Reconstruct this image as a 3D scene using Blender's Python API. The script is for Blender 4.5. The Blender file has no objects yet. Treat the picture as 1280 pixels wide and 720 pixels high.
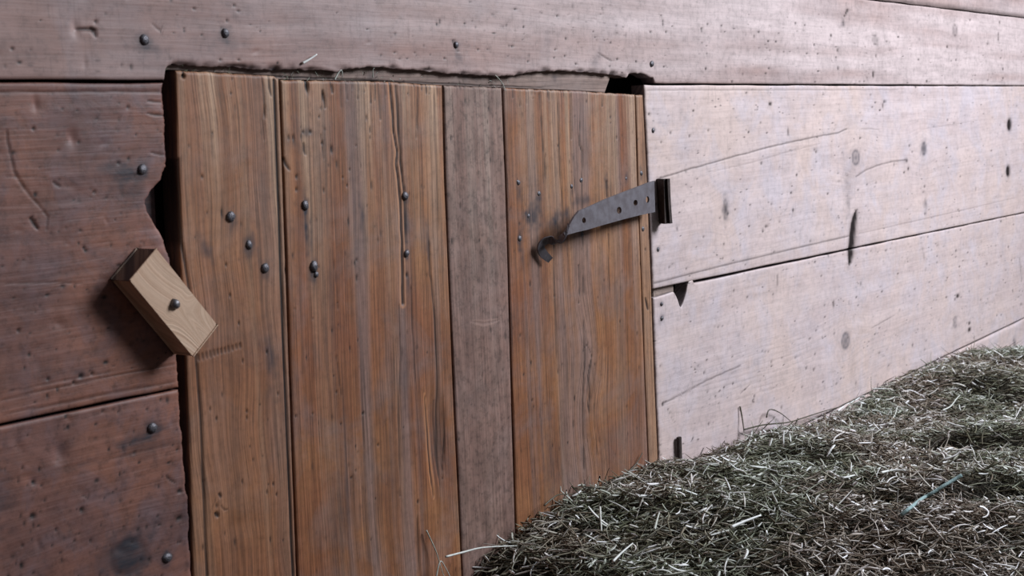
import bpy, math, random
import numpy as np

random.seed(5)
RNG = np.random.default_rng(11)
scene = bpy.context.scene
COL = scene.collection

# ------------------------------------------------------------------ camera model (image taken as 1280x720)
F = 1750.0
EYE = np.array([0.0, -1.262, 1.15])
_vp = np.array([1387., -249., F])
_t = F * F / (249 - 1387 * .04)
_dn = np.array([.04 * _t, _t, F])
AX = _vp / np.linalg.norm(_vp)
AZ = -_dn / np.linalg.norm(_dn)
AY = np.cross(AZ, AX)


def wall(u, v, y=0.0):
    """where the picture point (u, v) lies on the plane Y = y (the wall is Y = 0)"""
    d = np.array([u - 640, v - 360, F])
    w = np.array([d @ AX, d @ AY, d @ AZ])
    return EYE + w * (y - EYE[1]) / w[1]


def wx(u, v, y=0.0):
    p = wall(u, v, y)
    return p[0], p[2]


# ------------------------------------------------------------------ small numpy noise
_perm = np.random.default_rng(3).permutation(4096)
_grad = np.random.default_rng(4).uniform(-1, 1, 4096)


def _h(i, j):
    return _grad[(_perm[(i & 4095)] + j * 57) & 4095]


def vnoise(x, y, seed=0):
    x = np.asarray(x, float) + seed * 17.31
    y = np.asarray(y, float) + seed * 9.77
    i = np.floor(x).astype(np.int64); j = np.floor(y).astype(np.int64)
    fx = x - i; fy = y - j
    fx = fx * fx * (3 - 2 * fx); fy = fy * fy * (3 - 2 * fy)
    return ((_h(i, j) * (1 - fx) + _h(i + 1, j) * fx) * (1 - fy)
            + (_h(i, j + 1) * (1 - fx) + _h(i + 1, j + 1) * fx) * fy)


def fbm(x, y, o=3, seed=0):
    s = 0; a = 1.0
    for k in range(o):
        s = s + a * vnoise(x * 2 ** k, y * 2 ** k, seed + k * 5); a *= .5
    return s


# ------------------------------------------------------------------ materials
def new_mat(name):
    m = bpy.data.materials.new(name); m.use_nodes = True
    nt = m.node_tree
    b = nt.nodes['Principled BSDF']
    return m, nt, b


def N(nt, t, **kw):
    n = nt.nodes.new(t)
    for k, v in kw.items():
        if k.startswith('i_'):
            n.inputs[k[2:].replace('_', ' ')].default_value = v
        else:
            setattr(n, k, v)
    return n


def ramp(nt, fac, stops):
    r = nt.nodes.new('ShaderNodeValToRGB')
    e = r.color_ramp.elements
    while len(e) < len(stops):
        e.new(.5)
    for q, (p, c) in zip(e, stops):
        q.position = p; q.color = (c, c, c, 1) if isinstance(c, (int, float)) else (*c, 1)
    nt.links.new(fac, r.inputs[0])
    return r.outputs[0]


def mix(nt, fac, a, b, blend='MIX'):
    m = nt.nodes.new('ShaderNodeMix'); m.data_type = 'RGBA'; m.blend_type = blend
    for sock, v in ((m.inputs[0], fac), (m.inputs[6], a), (m.inputs[7], b)):
        if isinstance(v, (int, float)):
            sock.default_value = v
        elif isinstance(v, tuple):
            sock.default_value = (*v, 1)
        else:
            nt.links.new(v, sock)
    return m.outputs[2]


def mth(nt, op, a, b=0.0, clamp=False):
    m = nt.nodes.new('ShaderNodeMath'); m.operation = op; m.use_clamp = clamp
    for sock, v in ((m.inputs[0], a), (m.inputs[1], b)):
        if isinstance(v, (int, float)):
            sock.default_value = v
        else:
            nt.links.new(v, sock)
    return m.outputs[0]


def scaled(nt, vec, s):
    m = nt.nodes.new('ShaderNodeVectorMath'); m.operation = 'MULTIPLY'
    nt.links.new(vec, m.inputs[0]); m.inputs[1].default_value = s
    return m.outputs[0]


def noise(nt, vec, scale=1.0, detail=3.0, rough=.55, dist=0.0):
    n = nt.nodes.new('ShaderNodeTexNoise')
    nt.links.new(vec, n.inputs['Vector'])
    n.inputs['Scale'].default_value = scale; n.inputs['Detail'].default_value = detail
    n.inputs['Roughness'].default_value = rough; n.inputs['Distortion'].default_value = dist
    return n.outputs[0]


def wood(name, light, dark, accent, grey, band=45., fibre=420., band_amt=.6, fibre_amt=.5, blotch=.5,
         rough=.62, bump=.35, greyness=.4, flecks=.35, stripe=.0, spec=.35, blotch_scale=3.0, dusty=(.60, .40, .265), mottle=.4, scratch=0.):
    """old wood: grain runs along gv.x, rings follow gv.y"""
    m, nt, b = new_mat(name)
    L = nt.links
    gv = N(nt, 'ShaderNodeAttribute', attribute_name='gv').outputs['Vector']
    geo = N(nt, 'ShaderNodeTexCoord').outputs['Object']
    n_band = noise(nt, scaled(nt, gv, (1.3, band, 1)), 1, 3, .6)
    n_fine = noise(nt, scaled(nt, gv, (11, fibre, 1)), 1, 3, .65)
    n_mid = noise(nt, scaled(nt, gv, (3.5, band * 3.4, 1)), 1, 2, .5)
    n_blo = noise(nt, geo, blotch_scale, 4, .6)
    n_blo2 = noise(nt, geo, blotch_scale * 3.1, 4, .65, .6)
    n_str = noise(nt, scaled(nt, gv, (.7, 22, 1)), 1, 2, .5)
    c = mix(nt, ramp(nt, n_band, [(.38, 0.), (.58, 1.)]), light, dark)
    c = mix(nt, band_amt, mix(nt, .5, light, dark), c)
    c = mix(nt, mth(nt, 'MULTIPLY', ramp(nt, n_blo, [(.40, 0.), (.62, 1.)]), blotch), c, accent)
    c = mix(nt, mth(nt, 'MULTIPLY', ramp(nt, n_blo2, [(.46, 0.), (.68, 1.)]), greyness), c, grey)
    if stripe:
        c = mix(nt, mth(nt, 'MULTIPLY', ramp(nt, n_str, [(.52, 0.), (.63, 1.)]), stripe), c, grey)
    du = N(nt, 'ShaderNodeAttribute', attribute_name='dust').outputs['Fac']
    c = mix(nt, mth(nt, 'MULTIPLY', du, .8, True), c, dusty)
    fib = ramp(nt, n_fine, [(.34, .38), (.56, 1.)])
    c = mix(nt, fibre_amt, c, mix(nt, 1., c, fib, 'MULTIPLY'))
    c = mix(nt, fibre_amt * .7, c, mix(nt, 1., c, ramp(nt, n_mid, [(.36, .55), (.6, 1.)]), 'MULTIPLY'))
    if mottle:
        c = mix(nt, mottle, c, mix(nt, 1., c, ramp(nt, noise(nt, geo, 75, 5, .75), [(.36, .52), (.5, .92), (.62, 1.)]), 'MULTIPLY'))
        c = mix(nt, mottle, c, mix(nt, 1., c, ramp(nt, noise(nt, geo, 17, 3, .6, .5), [(.36, .72), (.62, 1.)]), 'MULTIPLY'))
    if scratch:     # saw and scrape marks standing across the grain
        c = mix(nt, scratch, c, mix(nt, 1., c, ramp(nt, noise(nt, scaled(nt, geo, (260, 1, 22)), 1, 2, .5), [(.30, .45), (.40, 1.)]), 'MULTIPLY'))
    # short dark flecks lying along the grain
    vor = nt.nodes.new('ShaderNodeTexVoronoi'); vor.inputs['Scale'].default_value = 1
    L.new(scaled(nt, gv, (38, 95, 1)), vor.inputs['Vector'])
    fl = ramp(nt, vor.outputs['Distance'], [(.05, 1.), (.2, 0.)])
    fl = mth(nt, 'MULTIPLY', fl, ramp(nt, noise(nt, geo, 14, 2), [(.5, 0.), (.62, flecks)]))
    c = mix(nt, fl, c, tuple(x * .25 for x in dark))
    kn = N(nt, 'ShaderNodeAttribute', attribute_name='knot').outputs['Fac']
    c = mix(nt, mth(nt, 'MULTIPLY', kn, .8, True), c, tuple(x * .22 for x in grey))
    st = N(nt, 'ShaderNodeAttribute', attribute_name='stain').outputs['Fac']
    stn = mth(nt, 'MULTIPLY', st, ramp(nt, noise(nt, scaled(nt, gv, (30, 160, 1)), 1, 3), [(.3, .55), (.6, 1.)]), True)
    c = mix(nt, stn, c, (.030, .028, .036))
    ho = N(nt, 'ShaderNodeAttribute', attribute_name='hole').outputs['Fac']
    c = mix(nt, mth(nt, 'MULTIPLY', ho, 1., True), c, (.016, .010, .009))  # recess darkness baked into the colour; relief alone is too shallow
    pa = N(nt, 'ShaderNodeAttribute', attribute_name='pale').outputs['Fac']
    c = mix(nt, mth(nt, 'MULTIPLY', pa, 1., True), c, tuple(min(1, x * 1.55 + .03) for x in light))
    L.new(c, b.inputs['Base Color'])
    b.inputs['Roughness'].default_value = rough
    b.inputs['Specular IOR Level'].default_value = spec
    hgt = mth(nt, 'ADD', mth(nt, 'MULTIPLY', n_fine, .5), mth(nt, 'ADD', mth(nt, 'MULTIPLY', n_mid, .8), mth(nt, 'MULTIPLY', n_blo2, .7)))
    bp = N(nt, 'ShaderNodeBump'); bp.inputs['Strength'].default_value = bump; bp.inputs['Distance'].default_value = .004
    L.new(hgt, bp.inputs['Height']); L.new(bp.outputs[0], b.inputs['Normal'])
    return m


def plain(name, col, rough=.7, metal=0., nscale=40., var=.35, bump=.2, spec=.4, dist=.002, col2=None):
    m, nt, b = new_mat(name)
    geo = N(nt, 'ShaderNodeTexCoord').outputs['Object']
    n = noise(nt, geo, nscale, 4, .6)
    c2 = col2 or tuple(x * (1 - var) for x in col)
    nt.links.new(mix(nt, ramp(nt, n, [(.38, 0.), (.62, 1.)]), c2, col), b.inputs['Base Color'])
    b.inputs['Roughness'].default_value = rough; b.inputs['Metallic'].default_value = metal
    b.inputs['Specular IOR Level'].default_value = spec
    bp = N(nt, 'ShaderNodeBump'); bp.inputs['Strength'].default_value = bump; bp.inputs['Distance'].default_value = dist
    nt.links.new(n, bp.inputs['Height']); nt.links.new(bp.outputs[0], b.inputs['Normal'])
    return m


M = {}
M['wall_dark'] = wood('stained_wall_board', (.235, .112, .092), (.145, .070, .062), (.33, .135, .085), (.19, .125, .135),
                      band=22, fibre=200, band_amt=.4, fibre_amt=.25, blotch=.75, greyness=.65, flecks=.5, bump=.25, rough=.55, mottle=.75, blotch_scale=6)
M['wall_mid'] = wood('wall_board_over_door', (.335, .225, .205), (.265, .165, .152), (.37, .20, .155), (.29, .225, .23), mottle=.5, scratch=.25, dusty=(.64, .52, .51),
                     band=22, fibre=200, band_amt=.5, fibre_amt=.2, blotch=.6, greyness=.55, flecks=.5, bump=.16, rough=.55)
M['wall_pale'] = wood('pale_wall_board', (.68, .560, .555), (.585, .460, .450), (.69, .53, .475), (.61, .545, .60),
                      band=26, fibre=240, band_amt=.45, fibre_amt=.16, blotch=.75, greyness=.6, flecks=.9, bump=.12, rough=.5, mottle=.35, scratch=.22)
M['plank'] = wood('door_plank', (.59, .262, .105), (.165, .066, .036), (.26, .085, .042), (.29, .20, .18),
                  band=95, fibre=620, band_amt=.2, fibre_amt=.75, blotch=.7, greyness=.5, flecks=.6, stripe=.6, bump=.3, rough=.55)
M['plank_smooth'] = wood('door_edge_plank', (.51, .226, .105), (.205, .088, .045), (.27, .10, .05), (.30, .19, .155),
                         band=70, fibre=520, band_amt=.2, fibre_amt=.7, blotch=.6, greyness=.4, flecks=.4, stripe=.25, bump=.3, rough=.55)
M['plank_grey'] = wood('sawn_door_plank', (.33, .205, .160), (.23, .132, .105), (.27, .145, .115), (.33, .225, .20),
                       band=30, fibre=300, band_amt=.6, fibre_amt=.45, blotch=.5, greyness=.5, flecks=1., bump=.35, rough=.7, mottle=.9, dusty=(.45, .33, .27))
M['header'] = wood('header_board', (.38, .29, .245), (.29, .21, .18), (.28, .18, .15), (.30, .24, .23), band=40, fibre=300, rough=.8)
M['offcut'] = wood('new_pine', (.66, .47, .34), (.52, .33, .22), (.62, .43, .30), (.60, .42, .31), band=70, fibre=330,
                   band_amt=.9, fibre_amt=.22, blotch=.25, greyness=.1, flecks=.0, bump=.2, rough=.55, blotch_scale=9, mottle=.1)
M['nail'] = plain('old_iron_nail', (.16, .15, .165), .5, .6, 500, .5, .4)
M['iron'] = plain('weathered_iron_strap', (.17, .155, .172), .5, .3, 70, .45, .3, dist=.001, col2=(.125, .108, .118))
M['rust'] = plain('rusty_iron', (.055, .038, .034), .75, .3, 120, .5, .5)
M['screw'] = plain('dull_screw_steel', (.20, .19, .20), .45, .7, 600, .4, .2)
M['black'] = plain('near_black_backing', (.02, .016, .015), .95, 0, 30, .4, .3)  # base colour blackened to give the open gaps their darkness
M['twine'] = plain('pale_blue_green_twine', (.30, .42, .42), .8, 0, 300, .4, .3)
M['floor'] = wood('floor_plank', (.12, .085, .06), (.08, .055, .04), (.12, .085, .06), (.1, .085, .075), band=12, fibre=120)


def hay_material(name, bright=1.0):
    m, nt, b = new_mat(name)
    at = N(nt, 'ShaderNodeAttribute', attribute_name='tone').outputs['Fac']
    hu = N(nt, 'ShaderNodeAttribute', attribute_name='hue').outputs['Fac']
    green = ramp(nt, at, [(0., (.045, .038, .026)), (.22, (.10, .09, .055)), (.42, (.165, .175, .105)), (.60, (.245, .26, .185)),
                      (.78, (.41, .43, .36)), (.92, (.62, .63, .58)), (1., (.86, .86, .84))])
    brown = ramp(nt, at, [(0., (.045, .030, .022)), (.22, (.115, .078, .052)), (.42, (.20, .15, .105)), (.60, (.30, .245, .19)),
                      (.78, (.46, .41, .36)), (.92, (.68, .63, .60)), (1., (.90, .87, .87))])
    r = mix(nt, hu, green, brown)
    n = noise(nt, N(nt, 'ShaderNodeTexCoord').outputs['Object'], 160, 2)
    c = mix(nt, .5, r, mix(nt, 1., r, ramp(nt, n, [(.35, .6), (.6, 1.)]), 'MULTIPLY'))
    nt.links.new(c, b.inputs['Base Color'])
    b.inputs['Roughness'].default_value = .5
    b.inputs['Specular IOR Level'].default_value = .45
    return m


M['hay'] = hay_material('dry_hay')
M['hay_bed'] = plain('packed_hay', (.075, .066, .045), .9, 0, 90, .6, 1., dist=.02)


# ------------------------------------------------------------------ mesh helpers
def link(name, me, mat, parent=None):
    o = bpy.data.objects.new(name, me)
    COL.objects.link(o)
    if mat is not None:
        me.materials.append(mat)
    if parent is not None:
        o.parent = parent
    return o


def mesh_np(name, V, Q, smooth=True):
    """V (n,3) floats, Q (m,4) or (m,3) ints"""
    me = bpy.data.meshes.new(name)
    k = Q.shape[1]
    me.vertices.add(len(V)); me.vertices.foreach_set('co', np.ascontiguousarray(V, np.float32).ravel())
    me.loops.add(Q.size); me.loops.foreach_set('vertex_index', np.ascontiguousarray(Q, np.int32).ravel())
    me.polygons.add(len(Q)); me.polygons.foreach_set('loop_start', np.arange(0, Q.size, k, dtype=np.int32))
    me.update(calc_edges=True)
    if smooth:
        me.polygons.foreach_set('use_smooth', np.ones(len(Q), bool))
    return me


def attr(me, name, vals, typ='FLOAT'):
    a = me.attributes.new(name, typ, 'POINT')
    a.data.foreach_set('value' if typ == 'FLOAT' else 'vector', np.ascontiguousarray(vals, np.float32).ravel())


def empty(name, loc, **props):
    o = bpy.data.objects.new(name, None); COL.objects.link(o); o.location = loc
    o.empty_display_size = .05
    for k, v in props.items():
        o[k] = v
    return o


def seg_dist(X, Z, pts):
    """distance to a polyline plus how far along it (0..1)"""
    best = np.full(X.shape, 1e9); al = np.zeros(X.shape)
    n = len(pts) - 1
    for i in range(n):
        (ax, az), (bx, bz) = pts[i], pts[i + 1]
        dx, dz = bx - ax, bz - az
        l2 = dx * dx + dz * dz + 1e-12
        t = np.clip(((X - ax) * dx + (Z - az) * dz) / l2, 0, 1)
        d = np.hypot(X - ax - t * dx, Z - az - t * dz)
        k = d < best
        best[k] = d[k]; al[k] = (i + t[k]) / n
    return best, al


class Fields:
    """relief and marks of one board, evaluated at its front vertices"""

    def __init__(s, X, Z):
        s.X, s.Z = X, Z
        s.d = np.zeros(X.shape); s.hole = np.zeros(X.shape); s.stain = np.zeros(X.shape)
        s.dust = np.zeros(X.shape); s.knot = np.zeros(X.shape); s.pale = np.zeros(X.shape); s.across = None; s.k = 1.; s.vert = False

    def near(s, x, z, r):
        return np.nonzero((np.abs(s.X - x) < r) & (np.abs(s.Z - z) < r))

    def _ell(s, u, v, rx, rz, ang=0., k=3.):
        x, z = wx(u, v)
        fx_ = min(max(x / 1.7, 1), 2.2) if s.k < 1 else 1.
        rx *= .001 * s.k * fx_; rz *= .001 * s.k * min(fx_, 1.5)
        i = s.near(x, z, k * max(rx, rz))
        a, b = s.X[i] - x, s.Z[i] - z
        c, q = math.cos(ang), math.sin(ang)
        return i, np.sqrt(((a * c + b * q) / rx) ** 2 + ((b * c - a * q) / rz) ** 2)

    def hole_at(s, u, v, rx, rz=None, depth=3., ang=0., dark=1.):
        rz = rx if rz is None else rz
        s.k = .8
        if s.vert:
            rx, rz = rx * .72, rz * 1.35
        i, r = s._ell(u, v, rx, rz, ang)
        s.k = 1.
        w = 1 / (1 + (r / .95) ** 6)
        s.d[i] += depth * .0004 * w; s.hole[i] = np.maximum(s.hole[i], w * dark)

    def dent(s, u, v, rx, rz, depth, ang=0., pale=0.):
        i, r = s._ell(u, v, rx, rz, ang)
        w = np.exp(-r * r); s.d[i] += depth * .001 * w
        s.pale[i] = np.maximum(s.pale[i], w * pale)

    def stain_at(s, u, v, rx, rz, k=.8, ang=0.):
        k *= 1.25
        i, r = s._ell(u, v, rx, rz, ang)
        n = 1 + .35 * vnoise(s.X[i] * 150, s.Z[i] * 150, 8)
        s.stain[i] = np.clip(s.stain[i] + k * np.exp(-(r * n) ** 2), 0, 1)

    def knot_at(s, u, v, rx, rz, k=1., vertical=False, dark=.6):
        x, z = wx(u, v); rx *= .001; rz *= .001
        a, b = s.X - x, s.Z - z
        if vertical:
            a, b = b, a
        w = np.exp(-(a / (5 * rx)) ** 2 - (b / (3.2 * rz)) ** 2)
        s.across -= b * .8 * w * k
        r = np.sqrt((a / rx) ** 2 + (b / rz) ** 2)
        ring = np.exp(-((r - 1) / .22) ** 2)
        core = np.exp(-(r / .55) ** 2)
        s.knot = np.maximum(s.knot, np.clip(dark * .75 * (1 / (1 + r ** 4)) + .6 * ring + .35 * core, 0, 1) * k)
        s.knot = np.clip(s.knot + .22 * k * np.clip(np.sin(r * 7.5 + 1), 0, 1) * np.exp(-(r / 2.6) ** 2), 0, 1)
        s.d += .0006 * ring

    def crack(s, pts, w_mm, depth=2., dark=.9, raw=False, taper=True, pale_side=0., jit=.0006):
        P = pts if raw else [wx(*p) for p in pts]
        xs = [p[0] for p in P]; zs = [p[1] for p in P]
        m = .02
        i = np.nonzero((s.X > min(xs) - m) & (s.X < max(xs) + m) & (s.Z > min(zs) - m) & (s.Z < max(zs) + m))
        if not len(i[0]):
            return
        jx = jit * vnoise(s.X[i] * 60, s.Z[i] * 60, 21)
        d, al = seg_dist(s.X[i] + jx, s.Z[i] + jx, P)
        hw = w_mm * .0005 * (np.sqrt(np.clip(4 * al * (1 - al), .02, 1)) if taper else 1.)
        k = 1 / (1 + (d / np.maximum(hw, 1e-5)) ** 4)
        s.d[i] += depth * (.001 if depth > 8 else .00055) * k; s.hole[i] = np.maximum(s.hole[i], k * dark)
        if pale_side:
            s.pale[i] = np.maximum(s.pale[i], pale_side * np.exp(-((d - 3 * hw) / (1.2 * hw)) ** 2))


def board(name, parent, Xg, Zg, thick, mat, vertical, marks, y0=0., seed=0, pits=0, pit_box=None, edge=.0016, dents=0, relief=.35, dent_k=.5, painted_side_shade=.75):
    """a board: front relief on grid Xg, Zg (rows bottom to top), real thickness behind it"""
    nr, nc = Xg.shape
    f = Fields(Xg, Zg)
    al, ac = (Zg, Xg) if vertical else (Xg, Zg)
    f.vert = vertical
    f.across = ac + .010 * vnoise(al * 1.6, ac * 5, seed) + .0016 * vnoise(al * 9, ac * 30, seed + 1)
    # long soft waves of a hand planed face
    f.d += relief * (.0012 * fbm(al * 2.5 + 3, ac * 14, 2, seed + 2) + .0005 * fbm(al * 9, ac * 60, 2, seed + 3))
    if marks:
        marks(f)
    if pits:
        x0, x1, z0, z1 = pit_box
        for _ in range(pits):
            x = RNG.uniform(x0, x1); z = RNG.uniform(z0, z1)
            r = (.0008 + .0012 * RNG.random() ** 4); st = RNG.uniform(.8, 2.4)
            rx, rz = (r * .7, r * st * 1.3) if vertical else (r, r * st) if (vertical or RNG.random() < .45) else (r * st * .8, r)
            i = f.near(x, z, max(rx, rz) * 3)
            if not len(i[0]):
                continue
            q = np.sqrt(((Xg[i] - x) / rx) ** 2 + ((Zg[i] - z) / rz) ** 2)
            w = 1 / (1 + q ** 4) * RNG.uniform(.35, 1)
            f.d[i] += .0008 * w; f.hole[i] = np.maximum(f.hole[i], w * 1.2)
    for _ in range(dents):
        x0, x1, z0, z1 = pit_box
        x = RNG.uniform(x0, x1); z = RNG.uniform(z0, z1); r = RNG.uniform(.004, .011)
        i = f.near(x, z, r * 4); a = RNG.uniform(0, 3.14); c, q = math.cos(a), math.sin(a)
        if len(i[0]):
            u_ = (Xg[i] - x) * c + (Zg[i] - z) * q; v_ = (Zg[i] - z) * c - (Xg[i] - x) * q
            f.d[i] += dent_k * RNG.uniform(.0006, .0018) * np.exp(-(u_ / r) ** 2 - (v_ / r / .45) ** 2)
    # worn arrises
    def arc(A, B, ax):
        l = np.hypot(np.diff(A, axis=ax), np.diff(B, axis=ax))
        z = np.zeros((nr, 1)) if ax == 1 else np.zeros((1, nc))
        c = np.concatenate([z, np.cumsum(l, axis=ax)], axis=ax)
        tot = c[:, -1:] if ax == 1 else c[-1:, :]
        return np.minimum(c, tot - c)
    de = np.minimum(arc(Xg, Zg, 0), arc(Xg, Zg, 1))
    f.d += edge * .8 * np.exp(-(de / edge) ** 2 * 1.5)
    Yg = y0 + f.d
    n = nr * nc
    V = np.stack([Xg.ravel(), Yg.ravel(), Zg.ravel()], 1)
    idx = np.arange(n).reshape(nr, nc)
    Q = np.stack([idx[:-1, :-1], idx[:-1, 1:], idx[1:, 1:], idx[1:, :-1]], -1).reshape(-1, 4)
    ring = np.concatenate([idx[0, :], idx[1:, -1], idx[-1, -2::-1], idx[-2:0:-1, 0]])
    m = len(ring)
    B0 = V[ring].copy(); B0[:, 1] = B0[:, 1] + .003
    B = V[ring].copy(); B[:, 1] = y0 + thick
    r0 = np.arange(n, n + m); rb = r0 + m
    S = np.concatenate([np.stack([np.roll(ring, -1), ring, r0, np.roll(r0, -1)], 1), np.stack([np.roll(r0, -1), r0, rb, np.roll(rb, -1)], 1)])
    # back: strips from the bottom run to the top run of the ring
    bot = rb[:nc]; top = rb[nc - 1 + nr - 1: nc - 1 + nr - 1 + nc][::-1]
    BK = np.stack([bot[1:], bot[:-1], top[:-1], top[1:]], 1)
    V = np.concatenate([V, B0, B]); Q = np.concatenate([Q, S, BK])
    me = mesh_np(name, V, Q)
    me.polygons.foreach_set('use_smooth', np.concatenate([np.ones(len(Q) - len(S) - len(BK), bool), np.zeros(len(S) + len(BK), bool)]))
    full = lambda a: np.concatenate([a.ravel(), a.ravel()[ring], a.ravel()[ring]])
    alf, acf = full(al), full(f.across)
    acf[n + m:] += thick
    attr(me, 'gv', np.stack([alf, acf, np.full(alf.shape, seed * 3.7)], 1), 'FLOAT_VECTOR')
    sf = full(f.stain); sf[n:] = painted_side_shade  # side faces coloured dark so gaps and notches look unlit
    attr(me, 'hole', full(np.clip(f.hole, 0, 1))); attr(me, 'stain', sf)
    attr(me, 'knot', full(f.knot)); attr(me, 'pale', full(f.pale)); attr(me, 'dust', full(f.dust))
    return link(name, me, mat, parent)


# ------------------------------------------------------------------ wall layout
A_Z, B_Z, C_Z, T_Z = 1.2215, .880, .583, 1.402      # heights of the seams
FLOOR_Z = 0.0
GAP = .0016


def xs_span(x0, x1, px=1.9):
    """columns spaced evenly as the photograph sees them, coarse outside it"""
    out = []
    x = x0
    while x < x1:
        out.append(x)
        if .70 < x < 3.95:
            step = px * .00118 * ((x * .784 / .984 * .984 + .79) / 1.555) ** 2 / .81 * .75
            step = max(.0015, min(step, .008))
        else:
            step = .03
        x += step
    out.append(x1)
    return np.array(out)


def left_edge_line(pts):
    P = [wx(*p) for p in pts]
    P.sort(key=lambda p: p[1])
    z = np.array([p[1] for p in P]); x = np.array([p[0] for p in P])
    return lambda zz: np.interp(zz, z, x)


# ragged sawn end of the left boards beside the door
cutL = left_edge_line([(205, 97), (203, 120), (206, 150), (207, 190), (208, 208), (200, 226), (188, 240), (182, 250), (184, 264),
                       (192, 278), (201, 290), (207, 306), (212, 322), (216, 350), (219, 390), (221, 440), (223, 490), (226, 530),
                       (229, 570), (233, 610), (236, 640), (236, 670), (239, 720)])
# right boards start behind the hinge edge of the door
cutR = left_edge_line([(805.5, 107), (811.5, 230), (816.5, 360), (820.5, 480), (824.5, 570)])


def rect_board(name, parent, x0, x1, zb, zt, mat, marks, seed, rows, left=None, right=None, bottom=None, top=None, **kw):
    xs = xs_span(x0, x1)
    u = (xs - x0) / (x1 - x0)
    v = np.linspace(0, 1, rows)
    U, Vv = np.meshgrid(u, v)
    X = x0 + U * (x1 - x0)
    zb_ = bottom(X) if bottom else np.full(X.shape, zb)
    zt_ = top(X) if top else np.full(X.shape, zt)
    zb_ = zb_ + .0006 * vnoise(X * 20, X * 0, seed + 31); zt_ = zt_ + .0006 * vnoise(X * 20, X * 0 + 5, seed + 32)
    Z = zb_ + Vv * (zt_ - zb_)
    if left is not None or right is not None:
        xl = left(Z) if left else np.full(Z.shape, x0)
        xr = right(Z) if right else np.full(Z.shape, x1)
        if left is not None:
            xl = xl + .0008 * vnoise(Z * 150, Z * 0, seed)
        if right is not None:
            xr = xr + .0010 * vnoise(Z * 120, Z * 0, seed) + .0006 * vnoise(Z * 400, Z * 0, seed)
        # only the last stretch bends to the ragged end
        k = .25
        if right is not None:
            wgt = np.clip((X - (x1 - k)) / k, 0, 1); X = X + wgt * (xr - x1)
        if left is not None:
            wgt = np.clip(((x0 + k) - X) / k, 0, 1); X = X + wgt * (xl - x0)
    return board(name, parent, X, Z, kw.pop('thick', .026), mat, False, marks, seed=seed, **kw)


wall_back = empty('wall_back', (0, 0, 0), kind='structure', label='wall of wide horizontal old boards around the small plank door')
WB = wall_back


# ---- marks on each board, in picture coordinates
def pale_ramp(f):
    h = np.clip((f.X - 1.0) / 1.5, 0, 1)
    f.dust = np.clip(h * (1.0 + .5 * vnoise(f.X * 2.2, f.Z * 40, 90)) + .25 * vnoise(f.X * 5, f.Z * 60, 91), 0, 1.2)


def marks_T1(f):
    # colour grows paler towards the right along the board, in ragged streaks
    pale_ramp(f)
    for u, v, k in ((180, 50, .8), (281, 41, .8), (570, 54, .5), (574, 70, .5), (749, 68, .35), (743, 76, .3), (688, 48, .25)):
        f.stain_at(u, v + 2, 9, 7, k)
    f.stain_at(187, 62, 24, 8, .35); f.stain_at(288, 52, 26, 10, .3)
    f.crack([(97, 37), (108, 37), (118, 38)], 3.0, 3, .8, taper=False); f.crack([(112, 34), (117, 40), (121, 47)], 4.5, 3, .8)
    f.dent(94, 36, 5, 8, 2, pale=.5)
    f.hole_at(15, 61, 2.2, dark=.8); f.stain_at(38, 70, 22, 12, .22)
    for u, v in ((243, 11), (293, 7), (298, 14), (284, 26), (275, 75), (298, 75), (120, 27), (556, 73), (493, 66), (499, 74), (518, 66),
                 (660, 77), (598, 62), (720, 80), (772, 74), (640, 58), (694, 62), (706, 70)):
        f.hole_at(u, v, 1.8, 2.3, dark=.85)
    f.crack([(190, 30), (197, 36), (204, 41)], 2.2, 1.2, .5)
    f.crack([(566, 49), (569, 56), (573, 64)], 4, 2, .7); f.crack([(748, 66), (756, 71), (766, 77)], 3, 1.5, .5)
    # old nail holes with rust running down, further right
    f.crack([(1058, 2), (1059, 14), (1055, 22)], 5, 3, .9); f.stain_at(1054, 29, 7, 9, .7); f.hole_at(1059, 13, 3.5, 4)
    f.knot_at(1094, 50, 11, 10, .8); f.hole_at(1092, 93, 3.5, 6.5); f.hole_at(1095, 70, 2, 3, dark=.6)
    f.knot_at(1194, 38, 13, 13, .7); f.stain_at(1196, 60, 10, 22, .15); f.hole_at(1195, 75, 2.4, 2.4, dark=.7)
    for p in ([(826, 18), (829, 28), (827, 39)], [(883, 26), (885, 31), (886, 34)], [(995, 26), (994, 31), (993, 37)],
              [(1045, 70), (1046, 78), (1048, 90)], [(1250, 22), (1248, 45), (1249, 60)]):
        f.crack(p, 2.4, 1.2, .75)
    for u, v in ((813, 40), (833, 40), (948, 60), (963, 63), (1235, 55), (1075, 102), (915, 102), (877, 36), (1018, 56), (1213, 25), (750, 18), (697, 20)):
        f.hole_at(u, v, 2.4, 2.4, dark=.8)
    # rough torn lower edge above the door
    for u in sorted(random.uniform(222, 800) for _ in range(46)):
        z = edge_T1(wx(u, 90)[0])
        x = wx(u, 90)[0]
        w_ = random.uniform(.004, .012); h_ = random.uniform(.002, .0045)
        i = f.near(x, z + .004, .03)
        if len(i[0]):
            q = ((f.X[i] - x) / w_) ** 2 + ((f.Z[i] - z - .001) / h_) ** 2
            f.stain[i] = np.clip(f.stain[i] + random.uniform(.1, .5) * np.exp(-q), 0, 1); f.d[i] += .002 * np.exp(-q)


_e = [(205, 92), (209, 84), (216, 81), (260, 83), (300, 84), (322, 87), (345, 88), (372, 87), (400, 88), (424, 90), (436, 86), (455, 84),
      (480, 83), (500, 86), (540, 89), (570, 92), (600, 94), (640, 95), (655, 92), (668, 89), (700, 88), (740, 90), (768, 93), (784, 97),
      (788, 92), (800, 91), (808, 93), (817, 98)]
_ep = [wx(*p) for p in _e]
_ex = np.array([p[0] for p in _ep]); _ez = np.array([p[1] for p in _ep])


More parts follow.
